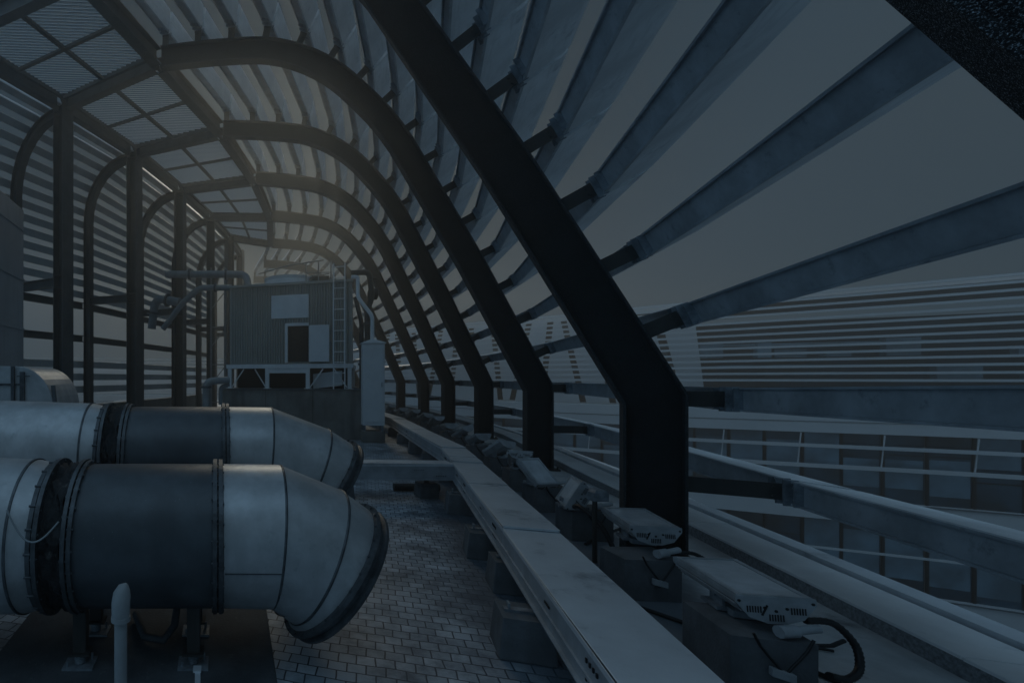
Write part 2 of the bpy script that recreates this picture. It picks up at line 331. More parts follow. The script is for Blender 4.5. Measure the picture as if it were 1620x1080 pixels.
# perimeter kerb, one thing with body, coping, lip
kb = empty('perimeter_kerb', 'long low pale kerb along the open right edge of the roof', 'kerb', (4.12, 2.72, 0))
def ribbon(mb, ia, ob, z0, z1):
    for k in range(len(ia) - 1):
        q = [ia[k], ia[k + 1], ob[k + 1], ob[k]]
        mb.prism([(x, y, z0) for x, y in q], (0, 0, z1 - z0))
def child_origin(o, parent):
    for v in o.data.vertices: v.co -= parent.location
m_ = MB(); ribbon(m_, KIN, off_line(KIN, .375), .003, KH - .02); child_origin(m_.build('kerb_body', M['kerb_side'], kb), kb)
m_ = MB()
ia, ob = off_line(KIN, -.012), off_line(KIN, .372)
for k in range(len(ia) - 1):      # coping slabs with open joints
    A0, A1, B0, B1 = Vector(ia[k]), Vector(ia[k + 1]), Vector(ob[k]), Vector(ob[k + 1]); L = (A1 - A0).length; ns = max(1, round(L / 1.5))
    for j in range(ns):
        u0, u1 = j / ns + .004 / L, (j + 1) / ns - .004 / L
        q = [A0.lerp(A1, u0), A0.lerp(A1, u1), B0.lerp(B1, u1), B0.lerp(B1, u0)]
        dz = random.uniform(-.002, .002)
        m_.prism([(p.x, p.y, KH - .02 + dz) for p in q], (0, 0, .022))
child_origin(m_.build('coping', M['kerb'], kb, bevel=.004), kb)
m_ = MB(); ribbon(m_, off_line(KIN, .402), KLIP, -.05, KH + .03); child_origin(m_.build('metal_lip', M['tray'], kb), kb)
m_ = MB(); ribbon(m_, off_line(KIN, .5515), off_line(KIN, .56), -.45, KH + .02); child_origin(m_.build('edge_fascia', M['facade_d'], kb), kb)

# ------------------------------------------------------------------ arched ribs
def section_strip(mb, outer, inner, i, off, th):
    """plate following the profile in the radial plane; th across"""
    rad = radial(i); tn = Vector((rad.y, -rad.x, 0))
    n = len(outer); A = []
    for side in (-1, 1):
        for pr in (outer, inner):
            A.append([rp(i, s, z) - base(i) + tn * (off + side * th / 2) for s, z in pr])
    o0, i0, o1, i1 = A
    for k in range(n - 1):
        mb.add([o0[k], o0[k + 1], i0[k + 1], i0[k], o1[k], o1[k + 1], i1[k + 1], i1[k]],
               [(0, 1, 2, 3), (7, 6, 5, 4), (0, 4, 5, 1), (3, 2, 6, 7)] + ([(0, 3, 7, 4)] if k == 0 else []) + ([(1, 5, 6, 2)] if k == n - 2 else []))
RIBLAB = ['rough granular steel rib crossing the top right corner overhead',
          'largest dark arched steel rib standing in the foreground beside the lamps',
          'second arched steel rib from the front, landing on the first roof beam',
          'third arched steel rib from the front along the louvred side',
          'fourth arched steel rib from the front along the louvred side',
          'fifth arched steel rib from the front, beyond the white cabinet',
          'sixth arched steel rib from the front, nearest the cooling unit ladder',
          'arched steel rib half hidden behind the top of the cooling unit',
          'farthest arched steel rib, hazy behind the cooling unit']
for i in range(len(RIBS)):
    rib = empty('arched_rib', RIBLAB[i], 'steel rib', base(i), 'arched ribs along the louvred side')
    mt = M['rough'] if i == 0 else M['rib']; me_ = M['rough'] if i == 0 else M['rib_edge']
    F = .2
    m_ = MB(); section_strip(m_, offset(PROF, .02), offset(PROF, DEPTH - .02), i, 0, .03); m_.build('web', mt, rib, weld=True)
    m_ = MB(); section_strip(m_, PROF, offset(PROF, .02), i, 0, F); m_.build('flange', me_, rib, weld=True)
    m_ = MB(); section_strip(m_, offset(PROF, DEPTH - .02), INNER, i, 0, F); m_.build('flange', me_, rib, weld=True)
    rad = radial(i); tn = Vector((rad.y, -rad.x, 0))
    m_ = MB(); m_.box(rad * DEPTH / 2 + Vector((0, 0, .018)), (DEPTH + .16, F + .14, .024), rad, tn)
    for sx in (-.05, DEPTH + .05):
        for sy in (-.12, .12): m_.tube([rad * sx + tn * sy + Vector((0, 0, .03)), rad * sx + tn * sy + Vector((0, 0, .07))], .014, 6)
    m_.build('base_plate', M['steel'], rib)
    for l, (s, z, el) in enumerate(LEV):
        if l == 0: continue
        if l <= 2: s0, z0 = 0, z
        else: s0, z0 = s + .30 * math.cos(el), z - .30 * math.sin(el)
        a_, b_ = rp(i, s0, z0) - base(i), rp(i, s + .03 * math.cos(el), z - .03 * math.sin(el)) - base(i)
        nv = (b_ - a_).normalized(); upv = tn.cross(nv)
        m_ = MB(); m_.bar(a_, b_, .016, .135, upv)
        c = b_ - nv * .05
        for q in (-.035, .035):
            m_.tube([c + upv * q - tn * .022, c + upv * q + tn * .022], .012, 6)
        if l == 1: m_.tube([a_ + tn * .05, b_ + tn * .05], .012, 6)
        m_.build('cleat', M['steel'], rib)

# ------------------------------------------------------------------ louvre blades on the right-hand side
SEC_BODY = [(.028, -.082), (.028, .082), (.03, .098), (.40, .05), (.47, .02), (.47, -.02), (.40, -.05), (.03, -.098)]
BAY = ['nearest bay by the camera', 'bay between the largest rib and the second', 'bay between the second and third ribs', 'bay between the third and fourth ribs',
       'bay between the fourth and fifth ribs', 'bay behind the white cabinet', 'bay behind the cooling unit', 'farthest hazy bay of the vault']
for i in range(len(RIBS) - 1):
    for l, (s, z, el) in enumerate(LEV):
        A = rp(i, s, z); B = rp(i + 1, s, z)
        if i == 0:
            A.z += (.10 if l < 8 else 0)       # the near end sits a little higher
        D = (B - A).normalized(); L = (B - A).length
        nrm = (-(radial(i) + radial(i + 1)) / 2); nrm = (nrm - D * nrm.dot(D)); nrm.z = 0; nrm.normalize(); e = el * .85
        N = (nrm * math.cos(e) + Vector((0, 0, 1)) * math.sin(e)); N = (N - D * N.dot(D)).normalized(); T = D.cross(N)
        if T.z < 0: T = -T
        root = empty('louvre_blade', f'pale louvre blade, {ORD[l]} up, {BAY[i]}', 'louvre blade', A, 'louvre blades on the arched side')
        st, en = D * .04, D * (L - .04)
        m_ = MB(); m_.prism([st + N * o + T * u for o, u in SEC_BODY], en - st)
        m_.build('blade_shell', M['blade'], root)
        m_ = MB()
        for u in (-.09, .09): m_.box((st + en) / 2 + N * .012 + T * u, (L - .08, .030, .016), D, N, T)
        m_.box((st + en) / 2 + N * .024, (L - .09, .006, .163), D, N, T)
        m_.build('inner_channel', M['blade_in'], root)
        for q, sg in ((st, 1), (en, -1)):
            m_ = MB(); m_.box(q + N * .02 + D * sg * .055, (.11, .014, .15), D, N, T)
            m_.box(q + N * .0 + D * sg * .01, (.014, .09, .21), D, N, T); m_.box(q + N * .0 + D * sg * .125, (.012, .07, .19), D, N, T)
            for uu in (-.045, .045):
                for dd in (.035, .085): m_.tube([q + N * .012 + D * sg * dd + T * uu, q - N * .002 + D * sg * dd + T * uu], .009, 6)
            m_.build('end_bracket', M['bracket'], root)

# ------------------------------------------------------------------ gantry on the left: columns, beams, roof grids
COL = [(-5.25, 9.65), (-3.79, 12.07), (-2.47, 14.57), (-1.34, 17.48), (-.31, 20.44), (.53, 23.4), (1.2, 26.5)]
JN = [tuple((rp(i + 1, 7.45, 0)).xy) for i in range(6)]        # arch landings
JN = [JN[0], JN[1], JN[2], JN[3], JN[4], JN[5]]
JN.append((JN[-1][0] + .7, JN[-1][1] + 3.2))
ZB = EYE + 6.5                                               # underside of the roof beams
OUTL = [(-6.9, 10.7), (-5.4, 13.0), (-4.09, 15.2), (-2.97, 18.1), (-1.95, 21.1), (-1.05, 24.0), (-.3, 27.0)]
def ibeam(mb, a, b, depth, width, tf=.02, tw=.014):
    a, b = Vector(a), Vector(b); up = Vector((0, 0, 1))
    mb.bar(a + up * (depth / 2 - tf / 2), b + up * (depth / 2 - tf / 2), width, tf); mb.bar(a - up * (depth / 2 - tf / 2), b - up * (depth / 2 - tf / 2), width, tf)
    mb.bar(a, b, tw, depth - 2 * tf)
colname = ['nearest', 'second', 'third', 'fourth', 'fifth', 'sixth', 'farthest']
for i in range(7):
    c = Vector((*COL[i], 0)); j = Vector((*JN[i], 0)) if i < 7 else None
    T = (j - c).normalized() if i < 6 else Vector((.93, -.36, 0)); Ld = Vector((-T.y, T.x, 0))
    lab = 'dark steel gantry column just outside the left edge' if i == 0 else f'dark H-shaped steel gantry column, {NTH[i-1]} from the left, under the roof grid'
    col = empty('gantry_column', lab, 'steel column', c, 'columns of the left gantry')
    H = ZB + .36; W = .34
    for sg in (-1, 1):
        m_ = MB(); m_.box(T * sg * (W / 2 - .01) + Vector((0, 0, H / 2 + .01)), (.02, W, H), T, Ld); m_.build('flange', M['beam'], col)
    m_ = MB(); m_.box(Vector((0, 0, H / 2 + .01)), (W - .04, .014, H), T, Ld)
    for zz in (EYE + 2.2, EYE + 2.5, ZB - .05):
        m_.box(Vector((0, 0, zz)), (W - .045, W - .03, .014), T, Ld)
    m_.build('web', M['steel'], col)
    m_ = MB(); m_.box((0, 0, .02), (.55, .55, .03), T, Ld)
    for sx in (-.22, .22):
        for sy in (-.22, .22): m_.tube([T * sx + Ld * sy + Vector((0, 0, .03)), T * sx + Ld * sy + Vector((0, 0, .08))], .015, 6)
    m_.build('base_plate', M['steel'], col)
def beam(name, label, cat, a, b, depth, width, group, mat_='beam', z=0):
    a, b = Vector(a), Vector(b); m_ = MB(); ibeam(m_, Vector((0, 0, 0)), b - a, depth, width)
    o = m_.build(name, M[mat_]); o.location = a; tag(o, label, cat, group); return o
for i in range(6):
    a = Vector((*COL[i], ZB + .18)); b = Vector((*JN[i], ZB + .18)); T = (b - a).normalized()
    beam('cross_beam', f'deep dark roof beam running across from the {colname[i]} gantry column', 'steel beam', a + T * .19, b - T * .12, .35, .2, 'beams of the left gantry roof')
    if i < 6:
        a2 = Vector((*COL[i + 1], ZB + .18)); D = (a2 - a).normalized()
        beam('edge_beam', f'dark roof beam joining the {colname[i]} and {colname[i+1]} gantry column heads', 'steel beam', a + D * .19, a2 - D * .19, .35, .2, 'beams of the left gantry roof')
    if i < 5:
        b2 = Vector((*JN[i + 1], ZB + .18)); D = (b2 - b).normalized()
        beam('inner_beam', f'dark roof beam along the arch landings, {NTH[i]} length from the front', 'steel beam', b + D * .12, b2 - D * .12, .35, .24, 'beams of the left gantry roof')
# roof light grids: frame, cross bars, slats
def clip_line(p, d, quad):
    tmin, tmax = -1e9, 1e9; n = len(quad); cx = sum(q[0] for q in quad) / n; cy = sum(q[1] for q in quad) / n
    for k in range(n):
        a, b = quad[k], quad[(k + 1) % n]; nx, ny = b[1] - a[1], a[0] - b[0]
        if nx * (cx - a[0]) + ny * (cy - a[1]) < 0: nx, ny = -nx, -ny
        den = nx * d[0] + ny * d[1]; num = nx * (p[0] - a[0]) + ny * (p[1] - a[1])
        if abs(den) < 1e-9:
            if num < 0: return None
            continue
        t = -num / den
        if den > 0: tmin = max(tmin, t)
        else: tmax = min(tmax, t)
    return (tmin, tmax) if tmax - tmin > .05 else None
for i in range(5):
    q = [Vector((*COL[i], 0)), Vector((*JN[i], 0)), Vector((*JN[i + 1], 0)), Vector((*COL[i + 1], 0))]
    cc = sum(q, Vector()) / 4; q = [cc + (p - cc) * .885 for p in q]
    gr = empty('roof_grid', f'fine slatted roof light panel with a cross of bars, {NTH[i]} bay from the front', 'roof panel', (cc.x, cc.y, ZB + .22), 'slatted roof light panels')
    Z = Vector((0, 0, 0)); L = [p - cc for p in q]
    m_ = MB()
    for k in range(4): m_.bar(L[k], L[(k + 1) % 4], .07, .07)
    m_.build('frame', M['beam'], gr)
    m_ = MB(); m_.bar((L[0] + L[1]) / 2, (L[2] + L[3]) / 2, .09, .06); m_.bar((L[1] + L[2]) / 2, (L[3] + L[0]) / 2, .07, .058)
    m_.build('cross_bars', M['steel'], gr)
    m_ = MB(); dd = (math.cos(R(3)), math.sin(R(3))); nn = (-dd[1], dd[0])
    for k in range(-45, 46):
        p = (nn[0] * k * .085, nn[1] * k * .085); t = clip_line(p, dd, [(v.x, v.y) for v in L])
        if t: m_.bar((p[0] + dd[0] * t[0], p[1] + dd[1] * t[0], .075), (p[0] + dd[0] * t[1], p[1] + dd[1] * t[1], .075), .028, .014)
    m_.build('slats', M['poly'], gr)

# ------------------------------------------------------------------ left slatted side: quarter arches, rails, slats
VZ = 4.75; TZ = 6.62
def lprof(t):      # t in metres up the side; returns (u inward 0..1, z cam)
    if t < VZ: return 0, t
    q = (t - VZ) / 2.95; a = q * math.pi / 2
    return 1 - math.cos(a), VZ + (TZ - VZ) * math.sin(a)
for i in range(7):
    o = Vector((*OUTL[i], 0)); c = Vector((*COL[i], 0)); D = c - o; Ll = D.length; T = D.normalized()
    root = empty('side_arch', f'quarter-round dark steel post bending in to the {colname[i]} gantry column head', 'steel arch', o, 'curved posts of the left side')
    tn = Vector((T.y, -T.x, 0)); pts = [(0, -EYE)] + [(0, VZ)] + [(( 1 - math.cos(k / 10 * math.pi / 2)) * (Ll - .18), VZ + (TZ - VZ) * math.sin(k / 10 * math.pi / 2)) for k in range(1, 11)]
    def plate(off0, off1, th):
        mb = MB(); A = offset(pts, off0); B = offset(pts, off1)
        rings = []
        for (s0, z0), (s1, z1) in zip(A, B):
            p = lambda s, z, sg: T * s + Vector((0, 0, z + EYE)) + tn * sg * th / 2
            rings.append([p(s0, z0, -1), p(s0, z0, 1), p(s1, z1, 1), p(s1, z1, -1)])
        return mb.loft(rings, True, True)
    plate(0, .016, .2).build('flange', M['steel'], root, weld=True); plate(.214, .23, .2).build('flange', M['steel'], root, weld=True); plate(.016, .214, .014).build('web', M['steel'], root, weld=True)
    m_ = MB(); m_.box((0.1, 0, .012), (.4, .3, .02), T, tn); m_.build('base_plate', M['steel'], root)
    a = o + T * .24 + Vector((0, 0, EYE + 2.36)); b = c - T * .18 + Vector((0, 0, EYE + 2.36))
    beam('tie_beam', f'short dark tie beam at mid height beside the {colname[i]} gantry column', 'steel beam', a, b, .22, .16, 'tie beams of the left side')
SID = ['bay nearest the left edge', 'bay between the first two curved posts', 'bay left of the third column', 'bay left of the fourth column', 'bay left of the fifth column', 'farthest bay behind the pipes']
ts = [2.55 + .36 * k for k in range(15)]
for i in range(6):
    o0, o1 = Vector((*OUTL[i], 0)), Vector((*OUTL[i + 1], 0)); c0, c1 = Vector((*COL[i], 0)), Vector((*COL[i + 1], 0))
    scr = empty('slatted_screen', f'curved screen of grey horizontal slats in the {SID[i]}', 'slatted screen', o0, 'slatted screens of the left side')
    for kk, t in enumerate([.42, .04, -.34] + ts):
        if t < 2: u, z = 0, t; un = 0
        else:
            u, z = lprof(t); u2, z2 = lprof(t + .02); un = math.atan2((u2 - u) * 1.8, (z2 - z))
        A = o0 + (c0 - o0) * u; B = o1 + (c1 - o1) * u; A.z = B.z = z + EYE
        n_ = ((o0 - c0).normalized() + (o1 - c1).normalized()).normalized(); D = (B - A).normalized()
        N = (n_ * math.cos(un) + Vector((0, 0, 1)) * math.sin(un)); N = (N - D * N.dot(D)).normalized(); T = D.cross(N); T = T if T.z >= 0 else -T
        m_ = MB(); st, en = N * .05 + D * .03, N * .05 + D * ((B - A).length - .03)
        m_.prism([st + N * a_ + T * b_ for a_, b_ in ((0, -.1), (0, .1), (.02, .105), (.2, .03), (.23, 0), (.2, -.03), (.02, -.105))], en - st)
        ob = m_.build('slat', M['slat'], scr); ob.location = A - o0
    for z, nm in ((2.2, 'upper'), (1.2, 'lower')):
        a = o0 + Vector((0, 0, z + EYE)) ; b = o1 + Vector((0, 0, z + EYE)); D = (b - a).normalized()
        nn_ = ((c0 - o0).normalized()) * .36
        beam('rail_beam', f'{nm} dark horizontal rail of the {SID[i]}', 'steel beam', a + D * .12 + nn_ * 0, b - D * .12 + nn_ * 0, .2, .14, 'rails of the left side')
pw = MB(); LP = off_line(OUTL, -.55)
for k in range(len(LP) - 1):
    for q0, q1, z0, z1 in ((0, 1, .004, .75), (0, 1, .752, .80)):
        A, B = Vector(LP[k]), Vector(LP[k + 1]); nn = (B - A).normalized(); nr = Vector((nn.y, -nn.x)) * (.12 if z1 < .78 else .17)
        pw.prism([(p.x, p.y, z0) for p in (A - nr, B - nr, B + nr, A + nr)], (0, 0, z1 - z0))
tag(pw.build('parapet_wall', M['conc_w']), 'low concrete parapet behind the left columns', 'parapet')

# ------------------------------------------------------------------ big round ducts
PAD = MB(); PAD.prism([(-1.3, 2.0, .004), (.30, 2.0, .004), (.38, 4.9, .004), (-1.3, 4.9, .004)], (0, 0, .045))
o = PAD.build('concrete_pad', M['conc_d'], bevel=.01); tag(o, 'dark stained concrete pad under the two round ducts', 'concrete pad')
def bolts(mb, c, ax, r, n, size=.0075, ln=.018, ph=0):
    ax = Vector(ax).normalized(); u = ax.orthogonal().normalized(); v = ax.cross(u)
    for k in range(n):
        a = 2 * math.pi * k / n + ph; p = Vector(c) + (u * math.cos(a) + v * math.sin(a)) * r
        mb.tube([p - ax * ln, p + ax * ln], size, 6)
def duct(loc, label, rad, xl, xe=0):
    root = empty('round_duct', label, 'duct', (loc[0], loc[1], 0)); zc = loc[2]; X = Vector((1, 0, 0)); O = Vector((0, 0, zc))
    # fan casing
    m_ = MB(); m_.lathe([(-.77, rad), (-.60, rad * 1.004), (-.03, rad)], O, X, 72); m_.build('fan_casing', M['fan'], root)
    # casing flanges
    for x0, rr in ((-.805, 1.075), (-.775, 1.06), (-.028, 1.075), (.004, 1.07)):
        m_ = MB(); m_.lathe([(x0, rad * .97), (x0, rad * rr), (x0 + .022, rad * rr), (x0 + .022, rad * .97)], O, X, 72, False)
        bolts(m_, O + X * (x0 + .011), X, rad * 1.035, 24, ph=random.random()); m_.build('flange', M['flange'], root)
    m_ = MB(); m_.lathe([(-.03, rad * .995), (.035, rad * .995)], O, X, 72, caps=False); m_.build('joint_sleeve', M['flange'], root)
    # right: straight sleeve and gored elbow bending down in the plane of the duct
    def ring(c, a, r_, n=72):
        ax = Vector((math.cos(a), 0, -math.sin(a))); u = Vector((math.sin(a), 0, math.cos(a))); v = Vector((0, 1, 0))
        return [c + (u * math.cos(2 * math.pi * k / n) + v * math.sin(2 * math.pi * k / n)) * r_ for k in range(n)]
    pts = [(.03, 0, 0), (.335, -.005, 5), (.578 + xe, -.122 - xe * .25, 24), (.655 + xe * 1.3, -.192 - xe * .3, 36)]
    rg = [ring(O + Vector((x * 1, 0, z)), R(a), rad * (1 + .006 * (k % 2))) for k, (x, z, a) in enumerate(pts)]
    for k in range(3):
        m_ = MB(); m_.loft([rg[k], rg[k + 1]], True, False, True); m_.build('sheet_gore', M['galv'], root)
        m_ = MB(); c = O + Vector((pts[k + 1][0], 0, pts[k + 1][1])); a = R(pts[k + 1][2])
        if k < 2:
            ra, rb = ring(c, a, rad * 1.012), ring(c + Vector((math.cos(a), 0, -math.sin(a))) * .012, a, rad * 1.012)
            m_.loft([ring(c - Vector((math.cos(a), 0, -math.sin(a))) * .002, a, rad), ra, rb, ring(c + Vector((math.cos(a), 0, -math.sin(a))) * .014, a, rad)], True, False, True)
            m_.build('standing_seam', M['flange'], root)
    x, z, a = pts[3]; c = O + Vector((x, 0, z)); ax = Vector((math.cos(R(a)), 0, -math.sin(R(a))))
    m_ = MB(); m_.lathe([(0, rad * .9), (0, rad * 1.075), (.02, rad * 1.085), (.03, rad * 1.03), (.055, rad * 1.02), (.065, rad * 1.07), (.085, rad * 1.06), (.085, rad * .9)], c, ax, 72, False, False)
    bolts(m_, c + ax * .01, ax, rad * 1.05, 26); m_.build('end_flange', M['flange'], root)
    m_ = MB(); m_.lathe([(0, rad * .98), (.01, .01)], c + ax * -.12, ax, 48, False, False); m_.build('inner_damper', M['dark'], root)
    # overlap seam strip on sleeve
    m_ = MB(); A = R(-12)
    m_.bar((.035, -rad * math.cos(A) - .002, zc + rad * math.sin(A)), (.33, -rad * math.cos(A) - .002, zc + rad * math.sin(A)), .004, .012, (0, 1, .2)); m_.build('lap_seam', M['flange'], root)
    # left: canvas connector
    m_ = MB(); rings = []; n = 72
    prof = [(-.805, 1.0), (-.83, 1.02), (-.855, .94), (-.88, 1.01), (-.905, .93), (-.925, .99), (-.945, 1.0)]
    for x0, r_ in prof:
        rings.append([O + Vector((x0 + .02 * math.sin(k * .9 + x0 * 40), math.sin(2 * math.pi * k / n) * rad * (r_ + .035 * math.sin(k * 2.3 + x0 * 90) + random.uniform(-.02, .02)), math.cos(2 * math.pi * k / n) * rad * (r_ + .035 * math.sin(k * 1.7 + x0 * 60) + random.uniform(-.02, .02)))) for k in range(n)])
    m_.loft(rings, True, False, True); m_.build('canvas_connector', M['canvas'], root)
    for x0, rr in ((-.95, 1.09), (-.985, 1.05)):
        m_ = MB(); m_.lathe([(x0, rad * .97), (x0, rad * rr), (x0 + .024, rad * rr), (x0 + .024, rad * .97)], O, X, 72, False)
        bolts(m_, O + X * (x0 + .012), X, rad * 1.05, 22, ph=random.random()); m_.build('flange', M['flange'], root)
    # left galvanised run turning slightly back
    pl = [(-.97, 0, 0), (-1.09, 0, 0), (-1.75, .02, 0), (xl, .08, 0)]
    rr = [1.0, 1.07, 1.12, 1.14]
    for k in range(3):
        m_ = MB(); m_.loft([[O + Vector((pl[q][0], math.sin(2 * math.pi * j / 72) * rad * rr[q] + pl[q][1], math.cos(2 * math.pi * j / 72) * rad * rr[q])) for j in range(72)] for q in (k, k + 1)], True, False, True)
        m_.build('sheet_gore', M['galv'], root)
        if k: continue
        m_ = MB(); m_.lathe([(-1.096, rad * 1.06), (-1.096, rad * 1.085), (-1.082, rad * 1.085), (-1.082, rad * 1.06)], O, X, 72, False); m_.build('standing_seam', M['flange'], root)
    # stand legs with spring mounts
    for x0 in (-.78, -.14):
        for yy in (-.16, .2):
            zt = zc - math.sqrt(rad ** 2 - yy ** 2) + .01
            m_ = MB(); m_.box((x0, yy, (zt + .13) / 2 + .0), (.07, .008, zt - .13), (1, 0, 0)); m_.box((x0 + .035, yy + .03, (zt + .13) / 2), (.008, .06, zt - .13))
            m_.box((x0, yy + .02, .125), (.12, .1, .012)); m_.build('leg', M['steel'], root)
            m_ = MB(); m_.box((x0, yy + .02, .056), (.17, .13, .012)); pts_ = []
            for k in range(40): pts_.append((x0 + .028 * math.cos(k * .9), yy + .02 + .028 * math.sin(k * .9), .062 + k * .0014))
            m_.tube(pts_, .006, 6); m_.tube([(x0 + .06, yy + .05, .05), (x0 + .06, yy + .05, .1)], .008, 6); m_.tube([(x0 - .06, yy - .02, .05), (x0 - .06, yy - .02, .09)], .008, 6)
            m_.build('spring_mount', M['bracket'], root)
    return root
d1 = duct((0, 2.93, EYE - .92), 'nearest round duct with grey fan casing and bright elbow turning down', .405, -2.6)
d2 = duct((.06, 4.04, EYE - .64), 'rear round duct with torn canvas collar, standing behind the nearest one', .405, -2.6, .10)
# small wire loop on the near canvas
pts = [(-1.06 + .26 * k / 14, 2.93 - .455 - .02 * math.sin(k / 14 * math.pi), EYE - .72 - .10 * math.sin(k / 14 * math.pi) + .06 * (1 - k / 14) ** 4) for k in range(15)]
m_ = MB(); m_.tube(pts, .005, 6); tag(m_.build('bonding_wire', M['pipe']), 'thin pale wire looped across the dark collar of the nearest duct', 'wire')
# hood duct farther left
hd = empty('hood_duct', 'galvanised hood with rounded end and bolted flanges at the left edge', 'duct', (-2.6, 5.4, 0))
m_ = MB(); prof = [(-1.0, EYE - .42), (.80, EYE - .36)] + [(.80 - .40 * (1 - math.cos(a_)) , EYE - .36 + .49 * math.sin(a_)) for a_ in [k / 10 * math.pi / 2 for k in range(1, 11)]] + [(-1.0, EYE + .14)]
m_.prism([(x, -.0, z) for x, z in prof], (0, 1.0, 0)); m_.build('hood_body', M['galv'], hd, bevel=.006)
m_ = MB()
m_.box((-.25, -.012, EYE - .07), (1.4, .02, .025)); m_.box((-.05, -.012, EYE - .40), (1.75, .02, .03))
for k in range(22): m_.box((-.9 + k * .075, -.024, EYE - .075 if k < 17 else EYE - .4), (.02, .014, .016))
for k in range(20): m_.box((-.75 + k * .075, -.024, EYE - .4), (.02, .014, .018))
m_.build('bolted_flange', M['flange'], hd)
m_ = MB(); m_.box((.36, -.02, EYE - .1), (.035, .03, .46)); m_.box((.46, -.015, EYE - .12), (.05, .02, .38)); m_.box((.48, -.03, EYE + .02), (.14, .015, .012)); m_.build('damper_link', M['flange'], hd)
m_ = MB(); m_.bar((.83, -.02, EYE - .37), (.80, -.02, EYE - .08), .04, .035, (0, 1, 0)); m_.build('end_flange', M['flange'], hd)
m_ = MB()
for x in (-.6, .5):
    for y in (.12, .88): m_.box((x, y, (EYE - .42) / 2 + .005), (.06, .06, EYE - .42))
m_.build('support_legs', M['steel'], hd)
# vertical riser
rs = empty('duct_riser', 'tall flat grey vertical duct rising along the left edge', 'duct', (-3.2, 6.4, EYE + .14))
m_ = MB(); m_.box((-.06, .2, 1.12), (1.0, .8, 2.24)); m_.build('sheet_body', M['alu'], rs, bevel=.006)
for z in (.55, 1.25, 1.95):
    m_ = MB(); m_.box((-.06, .2, z), (1.02, .82, .03)); m_.build('joint_collar', M['alu'], rs)
m_ = MB(); m_.box((-.06, .2, -.09), (.9, .7, .17)); m_.build('base_frame', M['flange'], rs)
m_ = MB()
for x in (-.45, .33):
    m_.box((x, .2, -(EYE + .14) / 2 - .09), (.07, .07, EYE - .04))
m_.build('support_legs', M['steel'], rs)

# front vent pipe
vp = empty('vent_pipe', 'short capped grey vent pipe standing in front of the nearest duct', 'pipe', (-.375, 1.9, 0))
m_ = MB(); m_.tube([(0, 0, .0), (0, 0, .76)], .0245, 20); m_.build('pipe_shaft', M['pipe'], vp)
m_ = MB(); m_.tube([(0, 0, .74), (0, 0, .765), (0, .0, .80), (.004, .004, .835), (.012, .012, .858), (.02, .02, .868)], [.033, .035, .0355, .034, .024, .006], 20); m_.tube([(0, 0, .735), (0, 0, .752)], .037, 20); m_.build('cap_elbow', M['pipe'], vp)
# grounding strap
m_ = MB(); m_.bar((-.12, 2.86, .056), (-.10, 2.45, .056), .03, .006); m_.box((-.115, 2.72, .064), (.045, .05, .012)); m_.bar((-.10, 2.45, .056), (-.085, 2.1, .056), .045, .006)
tag(m_.build('earthing_strap', M['tray']), 'pale metal strap lying on the dark pad below the nearest duct', 'strap')
m_ = MB(); m_.tube([(-.55, 3.3, .09), (-.45, 3.02, .085), (-.33, 2.97, .09), (-.27, 3.05, .14), (-.25, 3.2, .3), (-.25, 3.3, .45)], .024, 12)
tag(m_.build('drain_hose', M['conc_d']), 'dark drain hose curling under the nearest duct', 'hose')
# cable heap at the left
m_ = MB()
for k in range(5):
    cx_, cy_ = -1.62 + random.uniform(-.06, .06), 3.0 + random.uniform(-.08, .08); r_ = random.uniform(.10, .2)
    m_.tube([(cx_ + r_ * math.cos(t * .35 + k), cy_ + r_ * 1.3 * math.sin(t * .35 + k), .02 + k * .018 + .01 * math.sin(t)) for t in range(19)], .009, 6)
tag(m_.build('cable_coil', M['black']), 'loose heap of black cable on the pavers at the left edge', 'cable')

# ------------------------------------------------------------------ cable trays
ZT = EYE - 1.15
def poly_at(pts, t):
    L = 0
    for a, b in zip(pts, pts[1:]):
        a, b = Vector(a), Vector(b); d = (b - a).length
        if t <= L + d or b == Vector(pts[-1]): return a.lerp(b, (t - L) / d), (b - a).normalized()
        L += d
tr = empty('cable_tray', 'long pale covered cable tray running along the pavers on blocks', 'cable tray', (1.785, 2.05, 0))
segs = [(0, 1, 2.0), (1, 3, 0), (3, 4, 0), (4, 5, 0), (5, 7, 0)]
def tray_piece(A, B, w, root, cover_ends=True, raise_=0):
    A, B = Vector((*A, 0)), Vector((*B, 0)); D = (B - A).normalized(); S = Vector((D.y, -D.x, 0)); L = (B - A).length
    org = Vector(root.location)
    mid = (A + B) / 2 - org; lift = Vector((0, 0, ZT + raise_))
    tl = (D * L + Vector((0, 0, -.013))).normalized()
    m_ = MB(); m_.box(mid + lift + Vector((0, 0, -.004)), (L - .002, w + .012, .006), tl, S)
    for sg in (-1, 1): m_.box(mid + S * sg * (w / 2 + .004) + lift + Vector((0, 0, -.028)), (L - .012, .004, .03), D, S)
    m_.box(A - org + D * .004 + lift + Vector((0, 0, -.006)), (.004, w, .012), D, S)
    m_.build('cover', M['tray'], root, bevel=.003)
TP = [(1.10, .2), (1.30, .70), (1.66, 1.72), (2.38, 3.75), (2.93, 5.35), (3.42, 6.76), (3.58, 7.22), (3.90, 8.16), (4.5, 11.1), (5.12, 14.0), (5.5, 17.2), (5.7, 20.5), (5.8, 25)]
for k in range(len(TP) - 1): tray_piece(TP[k], TP[k + 1], .37, tr, raise_=(k % 2) * .006)
org = Vector(tr.location)
